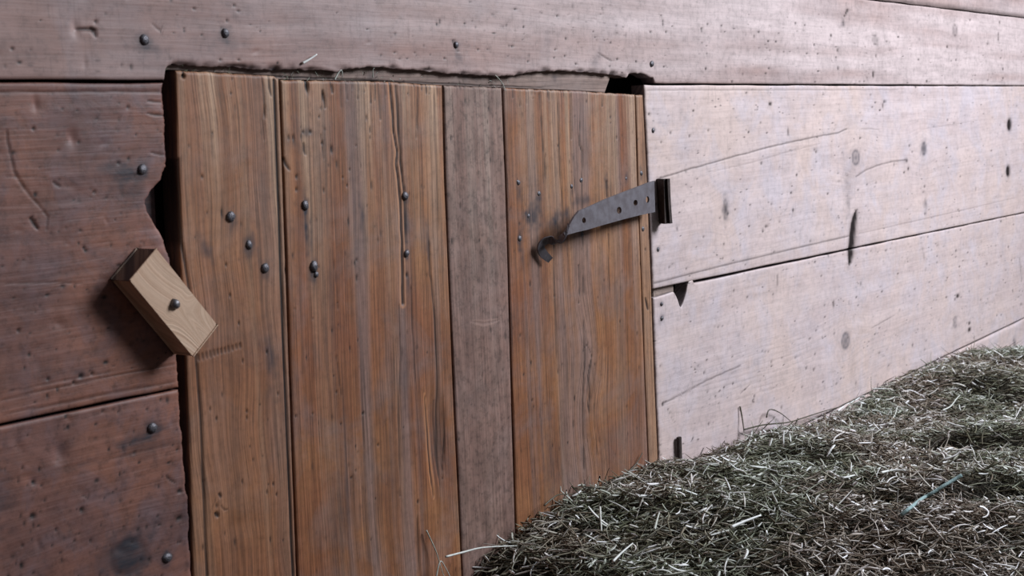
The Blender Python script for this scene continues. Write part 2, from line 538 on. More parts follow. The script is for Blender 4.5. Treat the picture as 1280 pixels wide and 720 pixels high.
def edge_T1(X):
    X = np.asarray(X, float)
    z = np.interp(X, _ex, _ez) + .0012 * vnoise(X * 90, X * 0 + 3, 41) + .0008 * vnoise(X * 260, X * 0, 42)
    return np.where((X > _ex[0]) & (X < _ex[-1]), z, A_Z + GAP)


def marks_L1(f):
    f.stain_at(178, 212, 9, 7, .8); f.stain_at(158, 219, 22, 12, .5); f.stain_at(150, 216, 40, 16, .25)
    for u, v in ((42, 161), (148, 204), (160, 134), (105, 310), (23, 413), (115, 467), (118, 240), (92, 478), (60, 474)):
        f.hole_at(u, v, 2.3, 2.6, dark=.85)
    f.dent(90, 172, 6, 8, 2.5, pale=.35); f.dent(44, 130, 4, 8, 1.5, pale=.3)
    f.stain_at(101, 469, 9, 7, .55); f.stain_at(60, 468, 12, 12, .35); f.hole_at(101, 470, 3.5)
    f.crack([(37, 271), (42, 278), (48, 287)], 4.2, 3, .9); f.crack([(66, 226), (70, 230), (76, 234)], 3, 2, .7)
    f.crack([(8, 160), (12, 190), (18, 214), (30, 236), (52, 262)], 2.6, 2.2, .45); f.crack([(52, 262), (60, 270), (58, 290)], 2, 1.5, .3)
    f.crack([(183, 126), (193, 128), (206, 128)], 2.2, 2, .7); f.crack([(184, 142), (194, 144), (206, 144)], 2.4, 2, .8)
    f.crack([(186, 190), (196, 193), (208, 194)], 2, 1.6, .4)
    f.crack([(0, 355), (50, 353), (105, 354)], 1.8, 1, .35); f.crack([(0, 220), (30, 221), (60, 221)], 1.8, 1, .3)
    f.crack([(0, 500), (60, 487), (140, 470), (222, 455)], 2.2, 1.0, .35); f.crack([(0, 492), (70, 478), (160, 461)], 1.6, 1.0, .25)
    f.crack([(0, 519), (90, 501), (180, 484), (222, 477)], 2.6, 1.2, .35)
    f.stain_at(155, 226, 18, 22, .2)
    for u, v, k in ((200, 287, .45), (190, 236, .4), (207, 306, .35), (206, 130, .2)):
        f.dent(u, v, 8, 7, .8, pale=k)
    # groove of the board edge
    f.crack([(.70, A_Z - .011), (1.1, A_Z - .011)], 2.5, 1.5, .35, raw=True, taper=False)


def marks_L2(f):
    f.stain_at(190, 535, 8, 8, .9); f.stain_at(168, 551, 32, 8, .6, ang=.1); f.stain_at(185, 558, 28, 14, .35)
    f.stain_at(160, 697, 20, 17, .95); f.stain_at(158, 690, 42, 34, .28); f.stain_at(208, 697, 9, 9, .7)
    f.stain_at(6, 625, 22, 22, .45)
    f.knot_at(160, 697, 22, 18, .6)
    for u, v in ((28, 585), (52, 607), (225, 677), (197, 645), (128, 514), (148, 515), (70, 662), (93, 676), (184, 512), (201, 500),
                 (168, 566), (113, 676), (222, 678), (28, 682), (222, 562), (176, 700), (202, 720)):
        f.hole_at(u, v, 1.9, 2.2, dark=.85)
    f.hole_at(42, 603, 3.2, 3.4); f.hole_at(41, 645, 4.4, 4.4); f.hole_at(102, 637, 3.2, 3.6)
    f.hole_at(225, 614, 5, 3.2, ang=-.2); f.hole_at(224, 648, 5, 3.4, ang=.3)
    f.crack([(207, 594), (213, 600), (220, 603)], 2.6, 2, .8); f.crack([(100, 619), (107, 620), (112, 624)], 2, 1.5, .6)
    f.dent(75, 566, 8, 10, 3, pale=.25); f.stain_at(76, 563, 5, 7, .5)
    f.crack([(0, 602), (80, 585), (160, 568), (222, 552)], 2, .8, .25)
    f.stain_at(232, 640, 7, 14, .4)


def marks_R1(f):
    f.crack([(822, 224), (860, 212), (910, 198), (961, 184), (1015, 172), (1048, 166), (1059, 161)], 2.6, 1.6, .62, taper=False)
    f.crack([(1070, 221), (1082, 213), (1096, 207), (1115, 202), (1132, 200)], 3.0, 1.6, .5, taper=False)
    f.crack([(1075, 161), (1085, 161), (1100, 162)], 2.4, 1, .3); f.crack([(880, 216), (930, 206), (985, 190), (1030, 178)], 2.2, .8, .18)
    f.knot_at(1070, 197, 17, 15, 1.); f.knot_at(1155, 186, 12, 14, 1., dark=.9); f.knot_at(907, 262, 9, 17, .7)
    f.stain_at(907, 262, 7, 16, .75); f.stain_at(1155, 186, 9, 13, .5)
    f.stain_at(1062, 222, 26, 30, .18); f.stain_at(1058, 240, 14, 50, .12)
    f.stain_at(1133, 201, 7, 7, .6); f.hole_at(1133, 201, 2.5)
    f.hole_at(963, 130, 4.5, 3.6); f.hole_at(963, 135, 2, 4, dark=.8)
    f.hole_at(1106, 127, 5, 3, dark=.8); f.hole_at(1104, 132, 2, 5, dark=.7)
    f.crack([(990, 137), (990, 143)], 3, 1.2, .7); f.crack([(987, 152), (986, 162), (985, 172)], 4, 1.5, .7)
    f.hole_at(1262, 156, 10, 14, 6, dark=1.2); f.hole_at(1260.5, 214, 9, 13, 6, dark=1.2)
    f.crack([(1220, 233), (1219, 240)], 5, 1, .4)
    f.hole_at(817, 163, 3, 3, dark=.45); f.stain_at(817, 163, 6, 5, .6); f.stain_at(822, 312, 6, 5, .6)
    f.hole_at(857, 214, 2.6, 3.2, dark=.8)
    # long slot that crosses the seam
    f.crack([(1071, 264), (1067, 284), (1065, 306), (1063, 330)], 27, 6, 1.4, jit=.002)
    f.stain_at(1061, 255, 9, 22, .25)
    f.hole_at(958, 283, 4, 3, dark=.8); f.hole_at(953, 288, 2.5, 4, dark=.6); f.stain_at(1157, 255, 8, 12, .5); f.hole_at(1157, 267, 3, 3.5, dark=.8)
    for u, v in ((885, 163), (838, 166), (826, 178), (952, 204), (1019, 187), (965, 255), (837, 334), (880, 296), (975, 277), (968, 315),
                 (1155, 240), (1185, 150), (1210, 188), (1156, 233), (820, 255), (862, 170), (1137, 182), (1140, 190), (1020, 190)):
        f.hole_at(u, v, 2.3, 2.6, dark=.7)
    f.stain_at(852, 140, 6, 9, .2); f.stain_at(856, 147, 5, 6, .2)
    f.crack([(1225, 150), (1190, 156), (1150, 162)], 2, .8, .2)
    # straight rabbet lines next to both seams
    f.crack([(1.97, A_Z - .010), (3.0, A_Z - .010)], 2, 1.4, .3, raw=True, taper=False)
    f.crack([(818, 354), (900, 333), (1000, 309), (1062, 295)], 3, 1.4, .6, taper=False, jit=.0002)
    f.crack([(1062, 295), (1150, 275), (1280, 245)], 2.4, 1, .25, jit=.0002)


def marks_R2(f):
    f.knot_at(1057, 426, 17, 16, 1., dark=.9); f.stain_at(1066, 455, 14, 30, .12)
    f.hole_at(1042, 380, 4, 6, dark=.7)
    f.knot_at(1194, 403, 11, 13, .8)
    f.hole_at(1197, 370, 6, 4.5); f.hole_at(1194, 374, 3, 3, dark=.7); f.hole_at(1212, 404, 4, 4); f.hole_at(1212, 412, 6, 5)
    f.stain_at(827, 380, 6, 5, .6); f.stain_at(827, 398, 7, 6, .6)
    for u, v in ((827, 380), (827, 398), (826, 457), (879, 377), (893, 408), (897, 409), (1018, 339), (1172, 307), (1180, 308), (1172, 328),
                 (943, 495), (941, 501), (884, 490), (880, 466), (995, 447), (1002, 484), (1045, 480), (1095, 470), (1017, 462), (1100, 441),
                 (1104, 445), (965, 452), (905, 520), (925, 512), (886, 530), (1234, 330), (1172, 320), (868, 460), (1008, 460)):
        f.hole_at(u, v, 2.3, 2.7, dark=.7)
    f.hole_at(829, 505, 5, 3.5, ang=.4)
    f.crack([(828, 505), (850, 494), (868, 484), (885, 475), (905, 466), (926, 457)], 2.6, 1.5, .55, taper=False)
    f.crack([(1088, 411), (1104, 402), (1118, 394)], 2.6, 1.2, .4); f.crack([(835, 508), (838, 520), (845, 530)], 2, 1, .35)
    f.crack([(1151, 302), (1155, 318), (1157, 340)], 4, 1.2, .3); f.crack([(972, 342), (972, 350), (972, 358)], 2.5, 1, .5)
    f.crack([(938, 480), (925, 492)], 2, 1, .5); f.crack([(975, 500), (978, 515)], 2.5, 1, .5); f.crack([(990, 492), (995, 480)], 2, 1, .4)
    f.crack([(1060, 372), (1062, 386)], 3, 1, .3); f.crack([(1274, 320), (1276, 338), (1277, 352)], 8, 1, .35)
    f.crack([(1066, 290), (1064, 312), (1062.5, 331)], 25, 6, 1.4, jit=.002)
    f.stain_at(1061, 333, 8, 14, .25)
    for k in range(9):        # flat sawn rings left of the knot
        y = 420 + k * 7
        f.crack([(835, y + 42), (880, y + 34), (930, y + 20), (985, y + 4), (1015, y - 10)], 1.8, .5, .12)


def marks_R3(f):
    f.knot_at(1268, 428, 9, 11, .9, dark=.9)
    f.hole_at(1250, 438, 3, 3, dark=.6)


VX0, VX1 = .72, 3.95
# top board runs over the door; its lower edge is torn where the opening was cut
# (stretches of one timber course differ in tone, paler to the right)
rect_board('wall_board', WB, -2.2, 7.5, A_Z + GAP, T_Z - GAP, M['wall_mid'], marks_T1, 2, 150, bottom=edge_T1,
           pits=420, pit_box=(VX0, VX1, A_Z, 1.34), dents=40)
rect_board('wall_board', WB, -2.2, 7.5, T_Z + GAP, 1.72, M['wall_mid'], pale_ramp, 3, 24)
_x = float(cutL(1.0))
rect_board('wall_board', WB, -2.2, .99, B_Z + GAP, A_Z - GAP, M['wall_dark'], marks_L1, 4, 230, right=cutL,
           pits=150, pit_box=(VX0, .99, B_Z, A_Z), dents=25)
rect_board('wall_board', WB, -2.2, .985, .535, B_Z - GAP, M['wall_dark'], marks_L2, 5, 170, right=cutL,
           pits=130, pit_box=(VX0, .985, .68, B_Z), dents=25)
rect_board('wall_board', WB, 1.9735, 7.5, B_Z + GAP, A_Z - GAP, M['wall_pale'], marks_R1, 6, 200, left=cutR,
           pits=420, pit_box=(1.97, VX1, B_Z, A_Z), dents=12)

_t2 = [wx(*p) for p in ((812, 373), (822, 371), (832, 368), (843, 364.5), (847, 372), (851, 386), (855, 378), (859, 364), (861, 352.5), (866, 349.5))]
_tx = np.array([p[0] for p in _t2]); _tz = np.array([p[1] for p in _t2])
topR2 = lambda X: np.where(X < _tx[-1], np.interp(X, _tx, _tz), np.minimum(B_Z - GAP - .002 * np.clip((2.9 - X) / .9, 0, 1), B_Z - GAP))
seamC = lambda X: .576 + .0334 * (np.minimum(X, 4.6) - 3.391)      # this board tapers
rect_board('wall_board', WB, 1.9735, 7.5, C_Z + GAP, B_Z - GAP, M['wall_pale'], marks_R2, 7, 175, left=cutR, top=topR2, bottom=lambda X: seamC(X) + GAP,
           pits=520, pit_box=(1.97, VX1, C_Z, B_Z), dents=12)
rect_board('wall_board', WB, 1.9735, 7.5, .25, C_Z - GAP, M['wall_pale'], marks_R3, 8, 40, left=cutR, top=lambda X: seamC(X) - GAP)
# courses out of the picture
rect_board('wall_board', WB, -2.2, .985, .19, .532, M['wall_dark'], None, 9, 8)
rect_board('wall_board', WB, -2.2, 7.5, 0.0, .187, M['wall_dark'], None, 10, 6)
rect_board('wall_board', WB, -2.2, 7.5, 1.723, 2.06, M['wall_mid'], pale_ramp, 12, 8)
rect_board('wall_board', WB, -2.2, 7.5, 2.063, 2.4, M['wall_mid'], pale_ramp, 13, 8)


def box_mesh(name, x0, x1, y0, y1, z0, z1, mat, parent=None, bev=.002, gv=0):
    import bmesh
    bm = bmesh.new()
    bmesh.ops.create_cube(bm, size=1)
    for v in bm.verts:
        v.co.x = x0 if v.co.x < 0 else x1; v.co.y = y0 if v.co.y < 0 else y1; v.co.z = z0 if v.co.z < 0 else z1
    if bev:
        bmesh.ops.bevel(bm, geom=bm.edges[:], offset=bev, segments=2, affect='EDGES')
    me = bpy.data.meshes.new(name); bm.to_mesh(me); bm.free()
    co = np.array([v.co[:] for v in me.vertices])
    al = co[:, [0, 2, 1]] if gv == 0 else co[:, [2, 0, 1]]
    al = al.copy(); al[:, 1] += al[:, 2]
    attr(me, 'gv', al, 'FLOAT_VECTOR')
    return link(name, me, mat, parent)


# tongue showing under the upper board at the chipped corner, header behind the gap over the door, dark timber behind all
box_mesh('wall_board_tongue', 1.984, float(wx(847, 360)[0]), .008, .022, B_Z - .020, B_Z + .001, M['header'], WB, .001)
hx = wx(772, 100)[0]


def header_board():
    xs = np.linspace(.992, hx, 420); u = np.linspace(0, 1, 26)
    X, U = np.meshgrid(xs, u)
    zb = ztop(X) + .0015
    zt = np.maximum(edge_T1(X) + .004, zb + .004)
    Z = zb + U * (zt - zb)
    X = X - np.clip((X - (hx - .05)) / .05, 0, 1) * (1 - U) * .022

    def mk(f):
        for u_ in (378, 395, 590, 600, 610, 620, 350, 470, 700, 240, 290):
            f.stain_at(u_, 96, 8, 5, .4)
        zc = wx(600, 107.5)[1]
        f.crack([(1.05, wx(250, 92)[1]), (1.3, wx(440, 99)[1]), (1.72, wx(690, 110)[1])], 2.5, 2, .8, raw=True)
    return board('header_board', WB, X, Z, .016, M['header'], False, mk, y0=.0105, seed=14, edge=.0008)


box_mesh('wall_backing', -2.2, 7.5, .075, .11, 0, 2.4, M['black'], WB, 0)

# ------------------------------------------------------------------ nails
import bmesh


def nail_mesh(name, r=.0052, h=.0034, faceted=True, seed=0):
    rnd = random.Random(seed)
    bm = bmesh.new()
    rings = [(1.0, 0.0), (1.02, .25), (.86, .62), (.5, .9), (.18, 1.0)]
    n = 10
    prev = None
    a_j = [rnd.uniform(.86, 1.12) for _ in range(n)]
    for q, (rr, hh) in enumerate(rings):
        cur = [bm.verts.new((r * rr * a_j[k] * math.cos(2 * math.pi * k / n), -h * hh * (1 + .12 * rnd.uniform(-1, 1)), r * rr * a_j[k] * math.sin(2 * math.pi * k / n))) for k in range(n)]
        if prev:
            for k in range(n):
                bm.faces.new((prev[k], prev[(k + 1) % n], cur[(k + 1) % n], cur[k]))
        prev = cur
    bm.faces.new(prev)
    sh = [bm.verts.new((r * .42 * math.cos(2 * math.pi * k / n), .012, r * .42 * math.sin(2 * math.pi * k / n))) for k in range(n)]
    base = bm.verts[:n]
    bm.verts.ensure_lookup_table()
    base = [bm.verts[k] for k in range(n)]
    for k in range(n):
        bm.faces.new((base[(k + 1) % n], base[k], sh[k], sh[(k + 1) % n]))
    bmesh.ops.recalc_face_normals(bm, faces=bm.faces[:])
    for f in bm.faces:
        f.smooth = True
    me = bpy.data.meshes.new(name); bm.to_mesh(me); bm.free()
    me.materials.append(M['nail'])
    return me


NAILS = [nail_mesh('nail', seed=s) for s in range(5)]


def nail(u, v, parent, y=0., k=1., sx=1., sz=1., name='nail'):
    p = wall(u, v, y)
    o = bpy.data.objects.new(name, NAILS[random.randrange(5)])
    COL.objects.link(o); o.parent = parent
    o.location = (p[0] - parent.location.x, y - parent.location.y, p[2] - parent.location.z)
    o.scale = (k * sx, k, k * sz); o.rotation_euler = (random.uniform(-.1, .1), random.uniform(0, 6), random.uniform(-.1, .1))
    return o


for u, v, k in ((180, 50, 1.15), (281, 41, 1.05), (177, 212, 1.2), (190, 535, 1.2), (208, 697, 1.25), (814, 80, 1.05), (816, 163, .8),
                (822, 312, .8), (827, 380, .7), (827, 398, .8), (570, 56, .9)):
    nail(u, v, WB, .0005, k)

# ------------------------------------------------------------------ the door
door = empty('door_1', (1.48, 0, .25), kind='structure', label='small brown plank door set flush in the board wall')
DY = -.001
DZ0 = .25


def px_line(pts):
    """x of a nearly upright line as a function of height"""
    P = sorted([wx(*p, DY) for p in pts], key=lambda p: p[1])
    z = np.array([p[1] for p in P]); x = np.array([p[0] for p in P])
    s = (x[-1] - x[0]) / (z[-1] - z[0])
    return lambda zz: np.where(zz < z[0], x[0] + s * (zz - z[0]), np.interp(zz, z, x))


eL = px_line([(219, 88), (221, 200), (225, 300), (231, 440), (235, 540), (241, 720)])
e12 = px_line([(350, 100), (355, 230), (362, 440), (366, 560), (372, 720)])
e23 = px_line([(554, 107), (557, 230), (563, 370), (569, 520), (577, 690)])
e34 = px_line([(628.5, 110), (633, 230), (637, 370), (641, 520), (645, 650)])
e45 = px_line([(795, 119), (798, 230), (803, 360), (807, 480), (811, 570)])
eR = px_line([(804.5, 119), (810, 230), (815, 360), (819, 480), (823, 570)])
topline = [(219, 88), (343, 95), (351, 100), (480, 102), (553, 107), (628, 110), (725, 114), (804, 119)]
_tl = [wx(*p, DY) for p in topline]
ztop = lambda X: np.interp(X, [p[0] for p in _tl], [p[1] for p in _tl])


header_board()


def plank(left, right, mat, marks, seed, cols, g=.0012, pits=60, top_rag=.0006, **kw):
    zt = 1.3
    v = np.concatenate([np.linspace(0, .38, 12)[:-1], np.linspace(.38, 1, 430)])
    u = np.linspace(0, 1, cols)
    U, V = np.meshgrid(u, v)
    Z = DZ0 + V * (1.235 - DZ0)
    for _ in range(3):
        XL, XR = left(Z) + g, right(Z) - g
        X = XL + U * (XR - XL)
        T = ztop(X) + top_rag * vnoise(X * 180, X * 0, seed + 50) + .5 * top_rag * vnoise(X * 600, X * 0, seed + 51)
        Z = DZ0 + V * (T - DZ0)
    x0, x1 = float(X[200:].min()), float(X[200:].max())
    Xl = X - door.location.x
    def marks2(f, marks=marks):
        h = np.clip((f.Z - .88) / .34, 0, 1)
        n = .5 + .9 * vnoise(f.X * 70, f.Z * 2.2, seed + 60) + .4 * vnoise(f.X * 220, f.Z * 3, seed + 61)
        f.dust = np.clip(h ** 1.3 * n * .75 + .25 * np.clip(n - .7, 0, 1), 0, .8)
        marks(f)
    o = board('plank', door, X, Z, .028, mat, True, marks2, y0=DY, painted_side_shade=.8, seed=seed, pits=pits, pit_box=(x0, x1, .6, 1.23), edge=kw.pop('edge', .002), **kw)
    o.location = (-door.location.x, 0, -door.location.z)
    return o


def end_checks(f, us, v0=100, ln=(10, 40), w=(1.6, 3.2)):
    for u in us:
        l = random.uniform(*ln)
        f.crack([(u, v0 - 4), (u + .01 * l, v0 + l * .5), (u + random.uniform(-1, 2), v0 + l)], random.uniform(*w) * .75, 1.2, random.uniform(.4, .9))


def marks_P1(f):
    for u, v in ((288, 271), (311, 306), (331, 335)):
        f.stain_at(u, v + 4, 8, 12, .65)
    f.stain_at(258, 313, 6, 12, .6, ang=.4); f.stain_at(328, 245, 10, 40, .28); f.stain_at(310, 300, 8, 10, .3)
    f.stain_at(338, 447, 9, 30, .6, ang=.12); f.stain_at(312, 440, 8, 14, .2)
    for k in range(12):      # row of tool bites under the turn button
        u = 247 + k * 4.7; v = 447 - k * 1.35
        f.crack([(u, v - 5 + k * .1), (u + 1.5, v + 5 - k * .1)], 3.2, 1.6, .55)
    for u, v in ((298, 404), (287, 369), (262, 511), (282, 331), (308, 514), (308, 522), (270, 523), (303, 451), (347, 492), (302, 602), (341, 605),
                 (252, 221), (345, 618), (333, 615), (270, 632), (333, 440)):
        f.hole_at(u, v, 1.8, 2.8, dark=.85)
    f.crack([(272, 616), (276, 622)], 3.4, 2.5, .9); f.crack([(268, 640), (273, 645)], 5.5, 3, .95); f.crack([(275, 630), (280, 637), (284, 636)], 2, 1.5, .6)
    f.crack([(228, 92), (230, 98)], 5, 4, .9); f.hole_at(229, 93, 2.6, 4.5)
    f.crack([(327, 96), (329, 118), (331, 150)], 3, 2, .7); f.crack([(335, 96), (336, 110), (339, 122)], 3, 2, .8); f.crack([(331, 130), (328, 150), (330, 175)], 3, 1.5, .4)
    # grooves of the edge beads, left and right
    f.crack([(222, 200), (226, 300), (236, 360), (244, 440), (250, 520), (254, 620), (258, 720)], 3.6, 3., .8, taper=False, jit=.0002)
    f.crack([(342, 100), (347, 230), (354, 440), (359, 560), (366, 720)], 3.6, 3.5, 1.1, taper=False, jit=.0001)
    for (a, b) in (((270, 620), (262, 640)),):
        f.crack([a, b], 1.5, 1, .3)
    f.dent(300, 655, 30, 14, 1.5, pale=.0)
    # wavy hand planed tear out
    w = (.00003 * np.sin(f.Z * 420 + 5 * vnoise(f.X * 25, f.Z * 20, 2)) * np.clip(vnoise(f.X * 12, f.Z * 9, 7) + .5, 0, 1))
    f.d += w
    f.across += .004 * vnoise(f.X * 16, f.Z * 14, 6)


def marks_P2(f):
    for u, v in ((381, 257), (392, 333), (506, 245), (508, 317)):
        f.stain_at(u, v + 3, 5, 9, .8)
    f.stain_at(382, 285, 3.5, 30, .75); f.stain_at(388, 305, 4, 24, .45); f.stain_at(392, 350, 5, 12, .5); f.stain_at(452, 270, 4, 20, .7); f.stain_at(507, 275, 4.5, 30, .75)
    f.stain_at(509, 350, 4, 18, .6); f.stain_at(535, 310, 3.5, 30, .6); f.stain_at(400, 235, 20, 60, .14)
    f.hole_at(383, 106, 5.5, 9, 8); f.stain_at(360, 175, 8, 8, .3); f.stain_at(383, 165, 10, 6, .5)
    for u, v, a, b in ((387, 165, 3.4, 2.6), (378, 165, 2, 2), (360, 172, 2, 3), (366, 172, 2, 3), (402, 179, 3, 2.4), (414, 187, 3.6, 5), (370, 221, 2.6, 3), (370, 237, 2.6, 2.6),
                       (403, 121, 3, 5), (428, 222, 1.6, 2), (436, 212, 1.6, 2.4), (404, 238, 2, 3), (445, 325, 2, 3), (472, 300, 1.6, 4), (464, 232, 1.8, 6), (445, 348, 2, 4),
                       (390, 398, 1.6, 2), (367, 386, 1.5, 2), (420, 490, 2, 2), (453, 517, 1.6, 2), (390, 517, 1.6, 2), (369, 520, 1.6, 2), (472, 556, 3, 2.2), (446, 565, 1.6, 2),
                       (444, 588, 1.6, 2.4), (438, 597, 2.2, 2.2), (417, 706, 2, 2.4), (522, 627, 3, 3), (425, 530, 1.5, 2), (454, 516, 1.5, 2.4), (508, 344, 3.2, 3.6), (400, 135, 1.6, 3),
                       (457, 147, 1.6, 4), (462, 163, 2, 5), (398, 146, 1.6, 2), (405, 162, 1.5, 3), (433, 232, 1.5, 2), (444, 182, 1.4, 2), (460, 520, 1.2, 2)):
        f.hole_at(u, v, a, b, dark=.9)
    f.crack([(379, 178), (380, 188), (382, 194)], 3.4, 2, .85); f.crack([(354, 196), (357, 206), (362, 213)], 3.6, 2.4, .95)
    f.crack([(402, 112), (404, 122), (406, 136)], 2.8, 3, .9); f.crack([(412, 102), (414, 112), (415, 118)], 3.2, 2.5, .95)
    f.crack([(400, 165), (402, 180), (404, 200)], 2, 1.5, .7)
    # long splits
    f.crack([(487, 104), (490, 140), (492, 165), (496, 190), (495, 205), (499, 240), (502, 300), (503, 380)], 3.0, 4, 1., pale_side=.25, taper=False)
    f.crack([(494, 104), (496, 130), (498, 165), (500, 200), (505, 240), (507, 330)], 3.2, 4, .95)
    f.crack([(522, 104), (521, 140), (520, 175)], 2.2, 2, .7); f.crack([(472, 104), (474, 130), (475, 150)], 2.4, 2, .8)
    f.crack([(535, 290), (538, 340), (543, 400), (546, 470), (548, 560), (551, 640)], 2.8, 3, .85)
    f.crack([(512, 350), (516, 430), (520, 500)], 2., 2, .5); f.crack([(498, 380), (500, 450), (497, 520), (499, 620)], 2.2, 2, .55)
    f.crack([(416, 320), (419, 350), (422, 390)], 1.8, 1.5, .6); f.crack([(419, 440), (423, 470), (426, 500)], 1.8, 1.5, .6)
    f.crack([(520, 640), (522, 680), (524, 720)], 2.6, 2.5, .8); f.crack([(450, 420), (452, 500), (455, 600)], 1.6, 1, .3)
    f.crack([(541, 104), (544, 200), (548, 290)], 1.8, 1.5, .5); f.crack([(532, 104), (533, 118)], 2.4, 2, .8)
    f.stain_at(480, 600, 34, 60, .22); f.stain_at(505, 470, 10, 60, .3); f.stain_at(430, 640, 20, 50, .2)
    # torn out sliver at the lower right
    i = np.nonzero((f.X > wx(532, 560)[0]) & (f.X < wx(556, 560)[0]))
    x, z = wx(546, 545); q = np.exp(-((f.X - x) / .016) ** 4 - ((f.Z - z) / .055) ** 4)
    f.d += .004 * q; f.knot = np.maximum(f.knot, .45 * q)
    f.crack([(530, 490), (534, 540), (538, 590), (542, 625)], 2.6, 3, .95, pale_side=.3)
    f.crack([(543, 500), (546, 560), (548, 600)], 2.6, 2.5, .8); f.crack([(555, 505), (556, 540), (553, 600)], 2.2, 2, .8)
    end_checks(f, [425, 432, 440, 447, 456, 463, 468, 480, 503, 510, 516, 527, 537, 546])
    f.pale = np.maximum(f.pale, 0)
    for u0, a, w in ((402, .4, 5), (412, .3, 3), (436, .45, 5), (394, .3, 4), (468, .25, 4), (508, .3, 5)):      # weathered grey streaks in the grain
        P = [wx(u0 + (v - 110) * .042, v) for v in (60, 300, 520, 760)]
        d, _ = seg_dist(f.X, f.Z, P)
        f.stain = np.clip(f.stain + a * np.exp(-(d / (w * .001)) ** 2) * (.6 + .4 * vnoise(f.Z * 14, f.X * 0, u0)), 0, 1)


def marks_P3(f):
    for u, v, a, b in ((575, 257, 2.2, 4.5), (619, 283, 2, 4.5), (630, 197, 1.6, 2), (602, 470, 1.2, 3)):
        f.hole_at(u, v, a, b, dark=.6)
    f.crack([(588, 402), (604, 404), (624, 400)], 2.2, .8, .0, pale_side=.25)
    for k in range(46):       # sawn flecks across the face
        v = 120 + k * 12 + random.uniform(-4, 4); u = random.uniform(563, 622) + (v - 110) * .03
        f.crack([(u, v), (u + random.uniform(-1, 1), v + random.uniform(5, 16))], random.uniform(1.2, 2.0), .8, random.uniform(.2, .5))
    for k in range(40):
        v = 112 + k * 14; pass


def marks_P4(f):
    for u, v, a, b, k in ((648, 240, 4, 14, .7), (673, 248, 4, 16, .75), (714, 240, 3.6, 12, .6), (757, 228, 4, 13, .7), (782, 222, 4, 8, .55), (801, 222, 4, 9, .5),
                          (649, 300, 4.5, 17, .8), (660, 271, 7, 13, .8), (667, 268, 12, 18, .55), (705, 268, 17, 11, .7), (690, 280, 20, 12, .6), (727, 291, 4.5, 8, .5), (730, 250, 26, 7, .5),  # broad patches near 690-730 paint the strap's cast shadow onto the plank
                          (652, 325, 4, 14, .35)):
        f.stain_at(u, v, a * 1.2, b, k)
    # cracks
    f.crack([(673, 110), (676, 150), (680, 200), (683, 240)], 2.2, 2.5, .8)
    f.crack([(696, 112), (697, 150), (699, 200), (702, 250), (704, 290)], 2.6, 3, .9)
    f.crack([(684, 112), (685, 118), (686, 126)], 3, 2, .8)
    f.crack([(724, 113), (725, 150), (724, 180), (727, 190), (728, 300), (729, 380)], 2.6, 3, .85)
    f.crack([(716, 190), (718, 230), (720, 262)], 2.2, 2.5, .85)
    f.crack([(723, 330), (724, 360), (723, 380)], 2.2, 2.5, .95); f.crack([(729, 400), (731, 450), (728, 500), (730, 600)], 3., 3, .9)
    f.crack([(690, 300), (693, 380), (695, 440), (697, 470)], 2, 1.5, .6); f.crack([(757, 225), (758, 240), (759, 250)], 3, 3, 1.)
    f.crack([(740, 440), (735, 470), (737, 490), (736, 520)], 3, 2, .8); f.crack([(760, 290), (760, 330), (761, 385)], 1.8, 1.5, .65); f.crack([(780, 340), (783, 420), (786, 520)], 1.6, 1, .4)
    f.crack([(728, 440), (733, 430), (740, 445)], 2, 1.5, .6); f.crack([(742, 470), (743, 520), (747, 580)], 2.2, 2, .6)
    f.crack([(658, 330), (660, 400), (664, 520), (668, 600)], 1.6, 1, .4); f.crack([(676, 130), (677, 180), (679, 230)], 1.8, 1, .4)
    f.crack([(712, 113), (713, 140), (714, 175)], 1.6, 1.5, .5); f.crack([(740, 114), (741, 160), (743, 210)], 1.6, 1, .35); f.crack([(768, 330), (772, 420), (777, 560)], 1.6, 1, .35)
    for u, v, a, b in ((770, 172, 2.4, 2.6), (650, 419, 2.4, 3), (662, 355, 2.6, 4), (642, 314, 1.8, 2.5), (693, 370, 1.8, 2.4), (780, 414, 2, 4), (796, 417, 2.2, 3.5), (767, 415, 1.8, 3),
                       (774, 402, 1.6, 3), (665, 500, 1.8, 2.5), (783, 508, 2, 2.5), (795, 535, 2, 3.5), (786, 284, 1.6, 2.4), (760, 315, 1.8, 2.5), (735, 505, 3, 8), (716, 530, 1.6, 6)):
        f.hole_at(u, v, a, b, dark=.85)
    f.knot_at(737, 478, 9, 26, .45, vertical=False, dark=.2)
    end_checks(f, [640, 648, 657, 664, 668, 678, 690, 704, 733, 752, 765, 778], 112, (6, 24))
    f.stain_at(690, 575, 26, 50, .32); f.stain_at(668, 620, 14, 30, .25); f.stain_at(760, 560, 30, 60, .16)
    for u0, a, w in ((762, .22, 18), (672, .18, 6), (781, .16, 8)):
        P = [wx(u0 + (v - 110) * .036, v) for v in (60, 300, 520, 760)]
        d, _ = seg_dist(f.X, f.Z, P)
        f.stain = np.clip(f.stain + a * np.exp(-(d / (w * .001)) ** 2), 0, 1)


def marks_P5(f):
    f.dust = np.clip(f.dust + .35, 0, 1)
    f.stain_at(801, 218, 4, 10, .6); f.crack([(806, 372), (808, 380), (810, 388)], 4.5, 3, 1.); f.hole_at(803, 287, 2.4, 3.4, dark=.7)
    f.hole_at(806, 312, 2, 2, dark=.7)
    f.stain_at(811, 290, 5, 10, .4)


plank(eL, e12, M['plank_smooth'], marks_P1, 21, 110, pits=40)
plank(e12, e23, M['plank'], marks_P2, 22, 160, pits=60)
plank(e23, e34, M['plank_grey'], marks_P3, 23, 56, g=.0016, pits=40)
plank(e34, e45, M['plank'], marks_P4, 24, 130, pits=60)
plank(e45, eR, M['plank_smooth'], marks_P5, 25, 16, g=.0008, pits=6)
